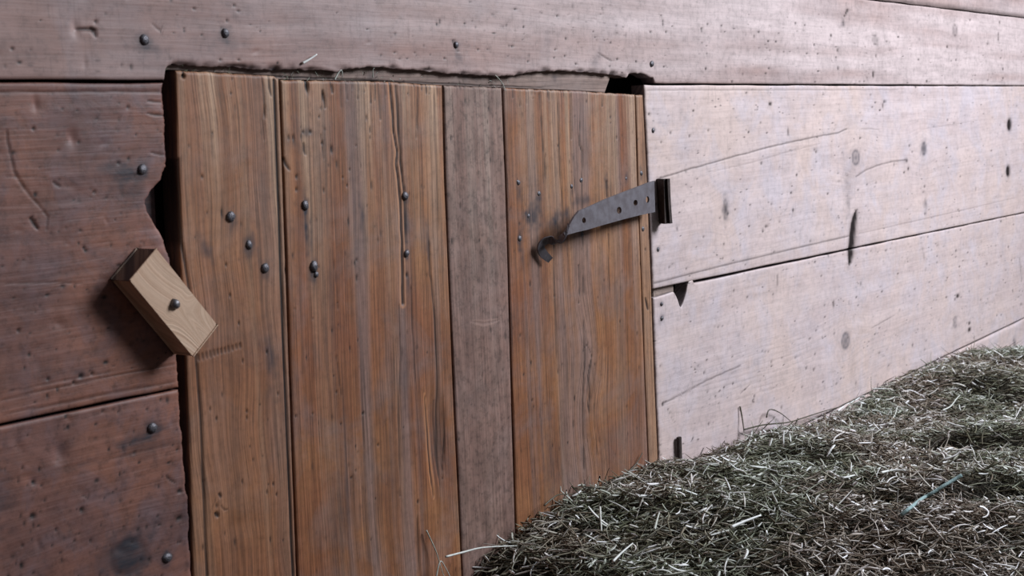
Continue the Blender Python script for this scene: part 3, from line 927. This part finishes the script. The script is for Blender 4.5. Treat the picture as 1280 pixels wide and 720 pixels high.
# ledge battens across the back of the door hold the planks
for z0 in (.40, .98):
    bt = box_mesh('batten', 1.03 - 1.48, 1.93 - 1.48, DY + .0305, DY + .055, z0 - .25, z0 + .10 - .25, M['header'], door, .002)

for u, v, k in ((288, 271, 1.25), (311, 306, 1.0), (331, 335, 1.15), (381, 257, 1.15), (392, 333, 1.3), (506, 245, 1.1), (508, 317, .95),
                (647, 228, 1.2), (673, 242, 1.1), (714, 233, .9), (726, 225, 1.1), (801, 216.5, 1.1), (660, 270, .9), (649, 298, 1.2),
                (727, 293, 1.0), (803, 286, 1.1), (782, 223, .8), (395, 343, .7)):
    k *= .72 if u > 600 else .95
    o = nail(u, v, door, DY + (.0012 if u > 600 else .0002), k, sx=1.0, sz=1.1)

# ------------------------------------------------------------------ turn button: an offcut screwed to the wall
tb = wall(218.5, 380, -.034)
turn = empty('turn_button', (tb[0], 0, tb[2]), label='pale new wooden block screwed aslant over the edge of the plank door', category='latch')


def turn_block():
    yf = -.0345
    c = [wall(193, 313.5, yf), wall(272.5, 407, yf), wall(239, 443.5, yf), wall(165.5, 348.5, yf)]
    # square it up: mean long and short axes
    c = np.array(c)[:, [0, 2]]
    ctr = c.mean(0)
    lx = ((c[1] - c[0]) + (c[2] - c[3])) / 2; sh = ((c[3] - c[0]) + (c[2] - c[1])) / 2
    print('block', np.linalg.norm(lx), np.linalg.norm(sh), 'cos', (lx @ sh) / np.linalg.norm(lx) / np.linalg.norm(sh))
    l = np.linalg.norm(lx); w = np.linalg.norm(sh)
    ex = lx / l; ey = np.array([ex[1], -ex[0]])
    if ey @ sh < 0:
        ey = -ey
    bm = bmesh.new()
    nl, nw = 60, 22
    bmesh.ops.create_cube(bm, size=1)
    for v in bm.verts:
        a = v.co.x * l; b = v.co.z * w
        y = yf if v.co.y < 0 else -.0025
        px = ctr + ex * a + ey * b
        v.co = (px[0], y, px[1])
    bmesh.ops.bevel(bm, geom=bm.edges[:], offset=.0016, segments=3, affect='EDGES')
    bmesh.ops.recalc_face_normals(bm, faces=bm.faces[:])
    me = bpy.data.meshes.new('block'); bm.to_mesh(me); bm.free()
    bmt = bmesh.new(); bmt.from_mesh(me)
    bmesh.ops.subdivide_edges(bmt, edges=[e for e in bmt.edges if e.calc_length() > .01], cuts=24, use_grid_fill=True)
    bmt.to_mesh(me); bmt.free()
    co = np.array([v.co[:] for v in me.vertices])
    a = (co[:, [0, 2]] - ctr) @ ex; b = (co[:, [0, 2]] - ctr) @ ey
    # cathedral figure near the lower end
    arch = b * .55 + .006 * np.sin(a * 30) + np.clip(a - .005, 0, 1) * .75 * (np.abs(b + .002) / .02) ** 1.0 - np.clip(a, 0, 1) * .35
    attr(me, 'gv', np.stack([a * .35, arch + (co[:, 1] - yf) * .6, np.full(a.shape, 4.)], 1), 'FLOAT_VECTOR')
    attr(me, 'stain', np.where(a < -l / 2 + .0012, .9, 0) * (co[:, 1] > yf + .002))  # upper end face tinted near black for its deep shade
    me.vertices.foreach_set('co', (co - np.array([turn.location.x, 0, turn.location.z])).astype(np.float32).ravel())
    o = link('block', me, M['offcut'], turn)
    return ctr, yf


ctr, yf = turn_block()
sc = bpy.data.objects.new('screw', nail_mesh('screw', .0052, .0042, seed=9)); COL.objects.link(sc)
sc.data.materials.clear(); sc.data.materials.append(M['screw'])
sc.parent = turn
_p = wall(218, 380, yf)
sc.location = (_p[0] - turn.location.x, yf, _p[2] - turn.location.z); sc.scale = (1.15, 1.5, 1.15)
sc['label'] = 'round-headed grey screw'

# ------------------------------------------------------------------ strap hinge
hp = wall(826, 250, 0)
hinge = empty('strap_hinge', (hp[0], 0, hp[2]), label='bent grey iron strap hinge hanging loose across the door boards', category='hinge')


def plate(name, outline, yfun, thick, mat, parent, holes=()):
    """flat iron cut to an outline given in the picture, lying on a plane that leans with x"""
    import mathutils
    from mathutils import geometry
    P = []
    for u, v in outline:
        y = yfun(u)
        P.append(wall(u, v, y))
    cx = parent.location
    # cut the holes: constrained triangulation with the hole rims as edges
    pts2 = [(u, v) for u, v in outline]; edges = [(i, (i + 1) % len(outline)) for i in range(len(outline))]
    cents = []
    for (hu, hv, ru, rv) in holes:
        s = len(pts2)
        for k in range(10):
            pts2.append((hu + ru * math.cos(k * math.pi / 5), hv + rv * math.sin(k * math.pi / 5)))
        edges += [(s + k, s + (k + 1) % 10) for k in range(10)]
        cents.append((hu, hv, ru, rv))
    vo, eo, fo, *_ = geometry.delaunay_2d_cdt([mathutils.Vector(p) for p in pts2], edges, [], 1, 1e-5)
    bm = bmesh.new()
    F_ = [bm.verts.new(wall(p[0], p[1], yfun(p[0])) - np.array(cx)) for p in vo]
    B_ = [bm.verts.new(wall(p[0], p[1], yfun(p[0])) - np.array(cx) + np.array([0, thick, 0])) for p in vo]
    used = []
    for f in fo:
        m = sum((vo[i] for i in f), mathutils.Vector((0, 0))) / len(f)
        if any(((m.x - h[0]) / h[2]) ** 2 + ((m.y - h[1]) / h[3]) ** 2 < .8 for h in cents):
            continue
        bm.faces.new([F_[i] for i in f]); bm.faces.new([B_[i] for i in reversed(f)]); used.append(f)
    cnt = {}
    for f in used:
        for i in range(len(f)):
            e = (f[i], f[(i + 1) % len(f)])
            cnt[e] = 1
    for (a, b) in list(cnt):
        if (b, a) not in cnt:
            bm.faces.new((F_[b], F_[a], B_[a], B_[b]))
    bmesh.ops.recalc_face_normals(bm, faces=bm.faces[:])
    me = bpy.data.meshes.new(name); bm.to_mesh(me); bm.free()
    return link(name, me, mat, parent)


ys = lambda u: np.interp(u, [700, 722, 819], [-.046, -.042, -.020])
plate('strap', [(819, 265), (800, 269), (780, 274), (755, 281), (735, 287), (722, 290), (706, 294.5), (705.5, 292), (712, 281), (718, 271),
                (724, 263.5), (735, 259), (757, 249), (780, 240), (800, 232.5), (810, 228.5), (818, 226)], ys, .0035, M['iron'], hinge,
      [(774, 263, 3.0, 4.6), (794.5, 253.5, 2.6, 3.9), (809.5, 249.5, 2.2, 4.4), (730, 275.5, 2.4, 3.8)])


def ribbon(name, pts, mat, parent, thick=.0022):
    """pts: (u, v, y, half width, twist) -> a bent, twisted strip of iron"""
    C_ = [wall(p[0], p[1], p[2]) for p in pts]
    # densify
    C2 = []
    n = 6
    for i in range(len(C_) - 1):
        for k in range(n):
            t = k / n
            p0 = C_[max(i - 1, 0)]; p1 = C_[i]; p2 = C_[i + 1]; p3 = C_[min(i + 2, len(C_) - 1)]
            c = .5 * (2 * p1 + (p2 - p0) * t + (2 * p0 - 5 * p1 + 4 * p2 - p3) * t * t + (3 * p1 - p0 - 3 * p2 + p3) * t ** 3)
            C2.append((c, pts[i][3] * (1 - t) + pts[i + 1][3] * t, pts[i][4] * (1 - t) + pts[i + 1][4] * t))
    C2.append((C_[-1], pts[-1][3], pts[-1][4]))
    bm = bmesh.new(); prev = None
    for i, (c, hw, tw) in enumerate(C2):
        a = C2[max(i - 1, 0)][0]; b = C2[min(i + 1, len(C2) - 1)][0]
        T = (b - a) / np.linalg.norm(b - a)
        ref = np.array([0, -1., 0]); s = np.cross(T, ref); s /= np.linalg.norm(s); nn = np.cross(s, T)
        s2 = s * math.cos(tw) + nn * math.sin(tw); n2 = nn * math.cos(tw) - s * math.sin(tw)
        loc = np.array(parent.location)
        cur = [bm.verts.new(c - loc + s2 * hw * x + n2 * thick * .5 * y) for x, y in ((-1, -1), (1, -1), (1, 1), (-1, 1))]
        if prev:
            for k in range(4):
                bm.faces.new((prev[k], prev[(k + 1) % 4], cur[(k + 1) % 4], cur[k]))
        else:
            bm.faces.new(cur[::-1])
        prev = cur
    bm.faces.new(prev)
    bmesh.ops.recalc_face_normals(bm, faces=bm.faces[:])
    me = bpy.data.meshes.new(name); bm.to_mesh(me); bm.free()
    for p in me.polygons:
        p.use_smooth = False
    return link(name, me, mat, parent)


ribbon('strap_tail', [(712, 284, -.0425, .010, .2), (706, 293, -.040, .008, 1.1), (700, 300, -.034, .0075, 1.5), (693, 301, -.026, .0065, 1.0), (686, 300, -.018, .0065, .5),
                      (679, 303, -.012, .0065, .1), (676, 310, -.010, .007, -.2), (680, 318, -.010, .0065, -.4), (688, 325, -.012, .005, -.6)], M['iron'], hinge)['label'] = 'curled end of the iron strap'


def pin_channel():
    """upright folded iron that the strap hung from: a channel standing off the wall, its mouth towards the door"""
    bm = bmesh.new()
    xb, zt = wx(819, 225); _, zb = wx(816, 279)
    x1 = wall(838.5, 279, -.024)[0]
    y = -.024
    prof = [(xb + .004, -.0), (xb + .004, -.0035), (x1 - .006, -.0035), (x1 - .012, y + .004), (xb + .012, y + .003), (xb + .008, y), (x1 - .008, y - .001), (x1 + .001, -.006), (x1 + .006, 0)]
    lo = np.array(hinge.location)
    z0, z1 = wall(838, 279, -.02)[2], wall(828, 224, -.02)[2]
    rows = []
    for k in range(7):
        t = k / 6; z = z0 + (z1 - z0) * t
        fl = .004 * (1 - t) ** 2
        rows.append([bm.verts.new((px + (fl if px > x1 - .01 else 0) - lo[0], py, z - lo[2])) for px, py in prof])
    for r in range(6):
        for k in range(len(prof)):
            a, b = rows[r], rows[r + 1]; k2 = (k + 1) % len(prof)
            bm.faces.new((a[k], a[k2], b[k2], b[k]))
    bm.faces.new(rows[0][::-1]); bm.faces.new(rows[-1])
    bmesh.ops.recalc_face_normals(bm, faces=bm.faces[:])
    me = bpy.data.meshes.new('pin_bracket'); bm.to_mesh(me); bm.free()
    return link('pin_bracket', me, M['rust'], hinge)


pin_channel()['label'] = 'dark rusty bracket fixed to the wall boards'

# ------------------------------------------------------------------ hay
_hc = [(545, 750), (560, 728), (575, 708), (600, 692), (640, 664), (680, 638), (715, 612), (760, 602), (785, 594), (805, 582), (850, 580), (893, 562), (930, 548), (960, 540),
       (1000, 534), (1047, 517), (1079, 498), (1093, 488), (1140, 465), (1183, 446), (1205, 441), (1240, 443), (1280, 447)]
_hp = [wx(*p) for p in _hc]
hcx = np.array([p[0] for p in _hp]); hcz = np.array([p[1] for p in _hp])


def hay_z(x, y):
    """top of the heap; y runs from 0 at the wall to negative towards the camera"""
    x = np.asarray(x, float); y = np.asarray(y, float)
    edge = np.interp(x + .35 * y, hcx, hcz)
    away = np.clip(-y / .12, 0, 1)
    z = edge - .004 + away * (.012 * fbm(x * 5, y * 5, 3, 3) + .006 * fbm(x * 22, y * 22, 2, 9))
    # loose wads lying over one another, each ending in a low step
    for x0, y0, yw, a in ((2.50, -.40, .13, .040), (2.95, -.22, .10, .022), (2.15, -.16, .10, .016), (2.05, -.50, .14, .020)):
        q = x - x0 - .05 * np.sin(y * 11 + x0) + .25 * (y - y0)
        z = z + a * np.exp(-((y - y0) / yw) ** 4) * (1 / (1 + np.exp(-q / .008))) * np.exp(-np.clip(q, 0, 9) / .22)
        z = z - a * .8 * np.exp(-((y - y0) / yw) ** 4) * np.exp(-((q + .035) / .035) ** 2)
    # left flank falls to the floor
    fall = np.clip((1.53 - .45 * y * 0 - x) / .35, 0, 1)
    return z - fall ** 1.6 * .55


def hay_bed():
    xs = np.linspace(1.2, 5.2, 260); ys_ = np.linspace(-.002, -1.3, 100)
    X, Y = np.meshgrid(xs, ys_)
    Z = hay_z(X, Y) - .012
    Z = Z - np.clip((-Y - 1.0) / .3, 0, 1) ** 2 * .5
    Z = np.maximum(Z, .01)
    nr, nc = X.shape
    V = np.stack([X.ravel(), Y.ravel(), Z.ravel()], 1); idx = np.arange(nr * nc).reshape(nr, nc)
    Q = np.stack([idx[:-1, :-1], idx[1:, :-1], idx[1:, 1:], idx[:-1, 1:]], -1).reshape(-1, 4)
    ring = np.concatenate([idx[0, :], idx[1:, -1], idx[-1, -2::-1], idx[-2:0:-1, 0]])
    B = V[ring].copy(); B[:, 2] = .0
    rb = np.arange(len(V), len(V) + len(ring))
    S = np.stack([ring, np.roll(ring, -1), np.roll(rb, -1), rb], 1)
    me = mesh_np('packed_hay', np.concatenate([V, B]), np.concatenate([Q, S]))
    return link('packed_hay', me, M['hay_bed'], hay)


def stalks(n, box, length, width, lift, tones, seed, flat=.25, yaw0=None, yspread=math.pi):
    """n bent stalks as thin three sided tubes; returns V, Q, tone"""
    r = np.random.default_rng(seed)
    x = r.uniform(box[0], box[1], n); y = r.uniform(box[2], box[3], n)
    L = r.uniform(length[0], length[1], n) * (.5 + r.random(n) ** 2)
    W = r.uniform(width[0], width[1], n)
    yaw = r.uniform(0, 2 * math.pi, n) if yaw0 is None else yaw0 + r.normal(0, yspread, n)
    pit = r.normal(0, flat, n)
    z = hay_z(x, y) + r.uniform(lift[0], lift[1], n)
    dx, dy, dz = np.cos(yaw) * np.cos(pit), np.sin(yaw) * np.cos(pit), np.sin(pit)
    D = np.stack([dx, dy, dz], 1); Nn = np.stack([-np.sin(yaw), np.cos(yaw), np.zeros(n)], 1); Up = np.cross(D, Nn)
    bend = r.normal(0, .07, n) * L; bend2 = r.normal(0, .06, n) * L
    K = 4
    C_ = np.stack([x, y, z], 1)
    P = []
    for k in range(K + 1):
        t = k / K - .5
        P.append(C_ + D * (L * t)[:, None] + Nn * (bend * (4 * t * t - .5))[:, None] + Up * (bend2 * (4 * t * t - .5))[:, None])
    P = np.stack(P, 1)                                # n, K+1, 3
    ang = r.uniform(0, 6.28, n)
    sq = r.uniform(.25, 1.0, n)                        # blades are flatter than stems
    rows = []
    for q in range(3):
        a = ang * 0 + q * 2.0944
        ca, sa = np.cos(a), np.sin(a) * sq
        c2, s2 = np.cos(ang), np.sin(ang)
        o = Nn * ((ca * c2 - sa * s2) * W)[:, None] + Up * ((ca * s2 + sa * c2) * W)[:, None]
        rows.append(o)
    O = np.stack(rows, 1)                             # n,3,3
    taper = np.array([.55, 1, 1, .9, .4])[:K + 1]
    V = P[:, :, None, :] + O[:, None, :, :] * taper[None, :, None, None]     # n,K+1,3,3
    V[..., 1] = np.minimum(V[..., 1], -.0015)
    V = V.reshape(-1, 3)
    base = (np.arange(n) * (K + 1) * 3)[:, None, None]
    kk = (np.arange(K) * 3)[None, :, None]; qq = np.arange(3)[None, None, :]; q2 = (np.arange(3) + 1) % 3
    a = base + kk + qq; b = base + kk + q2[None, None, :]
    Q = np.stack([a, b, b + 3, a + 3], -1).reshape(-1, 4)
    tone = np.clip(r.choice(tones, n) + r.normal(0, .06, n), 0, 1)
    T = np.repeat(tone, (K + 1) * 3)
    return V, Q, T


hay = empty('hay_heap', (0, 0, 0), kind='stuff', label='heap of loose dry grey green hay lying along the foot of the wall', category='hay')
hay_bed()


def hay_mesh(name, sets):
    Vs, Qs, Ts = [], [], []; off = 0
    for s in sets:
        V, Q, T = stalks(*s[:-1], **s[-1])
        Vs.append(V); Qs.append(Q + off); Ts.append(T); off += len(V)
    me = mesh_np(name, np.concatenate(Vs), np.concatenate(Qs))
    tt = np.concatenate(Ts); attr(me, 'tone', tt)
    vv = np.concatenate(Vs)[::15]
    hz = np.repeat(np.clip(.5 + .9 * fbm(vv[:, 0] * 9, vv[:, 1] * 9, 2, 70) + RNG.uniform(-.35, .35, len(vv)), 0, 1), 15); attr(me, 'hue', hz)
    o = link(name, me, M['hay'], hay)
    o['kind'] = 'stuff'
    return o


dk = [.05, .1, .2, .3]; md = [.1, .25, .35, .45, .5, .6]; lt = [.35, .5, .6, .7, .8]; br = [.85, .9, 1.]
BX = (1.42, 4.1, -.72, -.003)
hay_mesh('hay_stalks', [
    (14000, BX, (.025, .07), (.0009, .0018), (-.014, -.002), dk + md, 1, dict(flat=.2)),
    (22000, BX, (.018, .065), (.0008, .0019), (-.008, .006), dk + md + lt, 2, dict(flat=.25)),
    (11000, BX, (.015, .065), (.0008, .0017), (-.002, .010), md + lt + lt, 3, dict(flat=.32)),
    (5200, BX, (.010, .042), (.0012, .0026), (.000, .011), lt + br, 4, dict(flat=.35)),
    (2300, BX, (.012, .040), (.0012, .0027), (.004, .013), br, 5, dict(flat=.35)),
    (130, (1.55, 3.9, -.06, -.004), (.04, .08), (.0007, .0013), (.004, .016), md + lt, 6, dict(flat=.5)),
    (5000, (1.2, 5.1, -1.25, -.72), (.04, .09), (.0009, .002), (-.01, .006), md + lt, 7, dict(flat=.25)),
    (2500, (4.1, 5.1, -.72, 0), (.04, .09), (.0012, .0025), (-.01, .006), md + lt, 8, dict(flat=.25)),
    (2500, (1.2, 1.46, -.72, -.003), (.03, .09), (.0009, .0018), (-.012, .004), md + lt, 9, dict(flat=.3)),
])


# ------------------------------------------------------------------ single stalks, twine, peg
def tube(name, pts, r, mat, tone=None, parent=None, loc=None, taper=True, rings=6):
    P = [np.array(p, float) for p in pts]
    D = []
    n = 5
    for i in range(len(P) - 1):
        for k in range(n):
            t = k / n; p0 = P[max(i - 1, 0)]; p1 = P[i]; p2 = P[i + 1]; p3 = P[min(i + 2, len(P) - 1)]
            D.append(.5 * (2 * p1 + (p2 - p0) * t + (2 * p0 - 5 * p1 + 4 * p2 - p3) * t * t + (3 * p1 - p0 - 3 * p2 + p3) * t ** 3))
    D.append(P[-1]); D = np.array(D)
    loc = D[0] if loc is None else np.array(loc)
    bm = bmesh.new(); prev = None
    for i, c in enumerate(D):
        T = D[min(i + 1, len(D) - 1)] - D[max(i - 1, 0)]; T /= np.linalg.norm(T) + 1e-9
        u = np.cross(T, [.1, .9, .3]); u /= np.linalg.norm(u); w = np.cross(T, u)
        rr = r * (1 - .55 * i / len(D) if taper else 1)
        cur = [bm.verts.new(c - loc + rr * (u * math.cos(2 * math.pi * k / rings) + w * math.sin(2 * math.pi * k / rings))) for k in range(rings)]
        if prev:
            for k in range(rings):
                bm.faces.new((prev[k], prev[(k + 1) % rings], cur[(k + 1) % rings], cur[k])).smooth = True
        else:
            bm.faces.new(cur[::-1])
        prev = cur
    bm.faces.new(prev)
    bmesh.ops.recalc_face_normals(bm, faces=bm.faces[:])
    me = bpy.data.meshes.new(name); bm.to_mesh(me); bm.free()
    if tone is not None:
        attr(me, 'tone', np.full(len(me.vertices), tone))
    o = link(name, me, mat, parent); o.location = loc
    return o


def ptsw(lst):
    return [wall(u, v, y) for u, v, y in lst]


def tag(o, label, cat, group=None):
    o['label'] = label; o['category'] = cat
    if group:
        o['group'] = group
    return o


G = 'single stalks caught on the door and its surround'
tag(tube('straw_stalk', ptsw([(378, 79, -.002), (387, 74, -.004), (396, 68, -.005)]), .0018, M['hay'], .97),
    'short pale stalk stuck on the board above the door', 'straw', G)
tag(tube('straw_stalk', ptsw([(618, 93, .003), (624, 99, .002), (629, 106, .001), (632, 114, -.003)]), .0008, M['hay'], .8),
    'thin thread of hay hanging over the narrow greyish plank', 'straw', G)
tag(tube('straw_stalk', ptsw([(418, 100, .004), (423, 91, .003), (427, 88, .002), (428, 97, .003)]), .0011, M['hay'], .85),
    'bent wisp of hay in the gap above the widest plank', 'straw', G)
tag(tube('straw_stalk', ptsw([(466, 97, .003), (466, 88, .002), (468, 85, .001)]), .0008, M['hay'], .8),
    'short upright wisp of hay in the gap above the split in the widest plank', 'straw', G)


def at_plane(u, v, z):
    d = np.array([u - 640, v - 360, F]); w = np.array([d @ AX, d @ AY, d @ AZ])
    return EYE + w * (z - EYE[2]) / w[2]


def on_hay(u, v, lift=.006):
    z = .57
    for _ in range(12):
        p = at_plane(u, v, z); p[1] = min(p[1], -.004); z = .5 * z + .5 * (float(hay_z(p[0], p[1])) + lift)
    return at_plane(u, v, z)


G2 = 'pale stalks standing out of the hay'
singles = [
    ([(557, 696, -.05), (580, 690, -.05), (600, 685, -.045), (625, 683, -.04), (660, 682, -.03)], .0016, .93, 'long pale stalk poking left out of the hay in front of the door'),
    ([(533, 663, -.006), (540, 678, -.008), (546, 692, -.010), (552, 712, -.012), (560, 735, -.02)], .0011, .8, 'thin upright wisp leaning on the widest door plank'),
    ([(545, 722, -.02), (550, 702, -.018), (556, 708, -.02), (566, 728, -.03)], .0011, .85, 'small curled wisp beside the thin upright one before the widest plank'),
]
for pts, r, tn, lab in singles:
    tag(tube('straw_stalk', ptsw(pts), r, M['hay'], tn), lab, 'straw', G2)
hay_singles = [
    ([(1047, 514), (1056, 507), (1066, 502), (1078, 495)], .0022, 1., .010, 'bright white bent stalk on the hay against the pale boards'),
    ([(1080, 497), (1095, 507), (1112, 516)], .0016, .72, .010, 'straight stalk running down from the bright bent one on the hay'),
    ([(1110, 530), (1118, 520), (1122, 508)], .0018, .9, .012, 'pale forked stalk on the hay beyond the dark peg'),
    ([(914, 659), (930, 652), (951, 644)], .0026, 1., .014, 'thick white stalk lying slanted in the front of the hay'),
    ([(1101, 591), (1115, 588), (1132, 588)], .0024, .97, .012, 'stout white stalk lying level in the middle of the hay'),
    ([(1037, 590), (1052, 597), (1068, 594)], .0024, .97, .012, 'white split stalk left of the stout level one on the hay'),
    ([(1178, 513), (1188, 508), (1196, 498), (1200, 494)], .0018, .9, .012, 'pale crooked stalk on the far part of the hay'),
    ([(750, 634), (751, 650), (752, 664)], .0017, .92, .016, 'short white stalk standing upright in front of the broad cracked plank'),
    ([(766, 702), (778, 690), (791, 679)], .0019, .95, .016, 'white slanted stalk low in the hay before the door'),
    ([(818, 662), (821, 651), (824, 641)], .0022, .85, .018, 'stubby pale stalk standing in the hay between door and peg'),
]
for pts, r, tn, lf, lab in hay_singles:
    tag(tube('straw_stalk', [on_hay(u, v, lf) for u, v in pts], r, M['hay'], tn), lab, 'straw', G2)
dark_st = [
    ([(680, 632, -.02), (692, 622, -.02), (700, 618, -.015), (716, 618, -.01), (730, 620, -.008)], .0013, .12, 'dark bent stem against the door above the hay'),
    ([(785, 590, -.005), (795, 580, -.006), (803, 566, -.006)], .0013, .1, 'dark curved stem leaning at the foot of the narrow hinge plank'),
    ([(930, 537, -.01), (955, 531, -.012), (985, 528, -.015), (1005, 522, -.012), (1030, 514, -.01), (1052, 508, -.008)], .0018, .1, 'long dark stem resting on the hay against the pale boards'),
    ([(925, 508, -.003), (928, 524, -.006), (930, 540, -.01)], .0016, .2, 'short dark stem standing against the pale boards beyond the peg'),
    ([(958, 522, -.012), (962, 512, -.012), (975, 516, -.01), (990, 528, -.015)], .0014, .12, 'small dark loop of stem above the hay beside the pale boards'),
]
for pts, r, tn, lab in dark_st:
    tag(tube('hay_stem', ptsw(pts), r, M['hay'], tn), lab, 'straw', 'dark stems on the hay')

tag(tube('twine_strand', [on_hay(u, v, .012) for u, v in ((1126, 644), (1140, 633), (1153, 623), (1166, 616), (1180, 607), (1192, 600), (1202, 594))],
         .0028, M['twine'], taper=False), 'frayed pale blue green strand of twine lying in the hay', 'twine')
peg0 = wall(849.5, 576, -.006); peg1 = wall(849, 546, -.006)
pm = box_mesh('iron_peg', -.0045, .0045, -.003, .003, 0, float(peg1[2] - peg0[2]) + .04, M['rust'], None, .0008)
pm.location = (peg0[0], -.006, peg0[2] - .04)
tag(pm, 'short dark iron peg standing upright between hay and wall', 'peg')


# chaff lying along the top of the door, behind the torn edge
def chaff():
    r = np.random.default_rng(8)
    V = []; Q = []; T = []
    n = 260
    for k in range(n):
        if r.random() < .55:
            u = r.choice([255, 283, 375, 390, 420, 600, 610, 215, 470]) + r.normal(0, 12)
        else:
            u = r.uniform(215, 640)
        u = float(np.clip(u, 214, 640))
        x = wx(u, 95)[0]
        z = float(ztop(x)) + r.uniform(.0, .014)
        y = r.uniform(.004, .024)
        L = r.uniform(.003, .012); a = r.uniform(0, 3.14); b = r.normal(0, .7)
        d = np.array([math.cos(a) * math.cos(b), math.sin(a) * math.cos(b) * .3, math.sin(b)]) * L / 2
        w = np.array([0, .0002, .00045]) if abs(d[2]) < L * .3 else np.array([.00045, .0002, 0])
        c = np.array([x, y, z]); h = np.array([0, .0004, 0])
        i = len(V)
        for s in (-1, 1):
            V += [c + d * s - w, c + d * s + w, c + d * s + h]
        Q += [(i, i + 1, i + 4, i + 3), (i + 1, i + 2, i + 5, i + 4), (i + 2, i, i + 3, i + 5)]
        T += [r.choice([.3, .5, .7, .85])] * 6
    me = mesh_np('chaff', np.array(V), np.array(Q)); attr(me, 'tone', np.array(T))
    o = link('chaff', me, M['hay'])
    o['kind'] = 'stuff'; o['label'] = 'crumbs of hay chaff and dust in the gap along the top of the door'; o['category'] = 'chaff'


chaff()

# ------------------------------------------------------------------ floor
fx = np.linspace(-2.2, 7.5, 40); fy = np.linspace(-4, .11, 20)
FXg, FYg = np.meshgrid(fx, fy)
V = np.stack([FXg.ravel(), FYg.ravel(), np.zeros(FXg.size)], 1); idx = np.arange(FXg.size).reshape(FXg.shape)
me = mesh_np('floor', V, np.stack([idx[:-1, :-1], idx[:-1, 1:], idx[1:, 1:], idx[1:, :-1]], -1).reshape(-1, 4))
attr(me, 'gv', V, 'FLOAT_VECTOR')
fl = link('floor', me, M['floor']); fl['kind'] = 'structure'

wl = box_mesh('wall_left', -2.32, -2.2, -4, -.03, 0, 2.4, M['wall_dark'], None, 0)
wl['kind'] = 'structure'

# ------------------------------------------------------------------ light: open barn doorway on the right, dim barn around
from mathutils import Vector, Matrix


def area(name, loc, target, sx, sy, power, col):
    l = bpy.data.lights.new(name, 'AREA'); l.shape = 'RECTANGLE'; l.size = sx; l.size_y = sy; l.energy = power; l.color = col
    o = bpy.data.objects.new(name, l); COL.objects.link(o)
    o.location = loc
    o.rotation_euler = (Vector(target) - Vector(loc)).to_track_quat('-Z', 'Y').to_euler()
    return o


area('doorway_daylight', (3.6, -2.3, 2.85), (1.9, 0, .95), 1.45, 1.3, 150, (.87, .92, 1.0))
w = bpy.data.worlds.new('barn_air'); scene.world = w; w.use_nodes = True
bg = w.node_tree.nodes['Background']; bg.inputs[0].default_value = (.82, .88, 1.0, 1); bg.inputs[1].default_value = .075

# ------------------------------------------------------------------ camera
cam = bpy.data.cameras.new('camera'); co = bpy.data.objects.new('camera', cam); COL.objects.link(co)
cam.sensor_width = 36; cam.lens = 36 * F / 1280; cam.clip_start = .05
# rows: camera right, up, back expressed in world axes
Rm = np.array([[AX[0], -AX[1], -AX[2]], [AY[0], -AY[1], -AY[2]], [AZ[0], -AZ[1], -AZ[2]]])
mw = Matrix(((Rm[0][0], Rm[0][1], Rm[0][2], EYE[0]), (Rm[1][0], Rm[1][1], Rm[1][2], EYE[1]), (Rm[2][0], Rm[2][1], Rm[2][2], EYE[2]), (0, 0, 0, 1)))
co.matrix_world = mw
cam.dof.use_dof = True; cam.dof.focus_distance = 2.15; cam.dof.aperture_fstop = 11
scene.camera = co
vs = scene.view_settings
vs.view_transform = 'Standard'; vs.look = 'None'; vs.gamma = 1; vs.use_curve_mapping = False; vs.exposure = 0.38
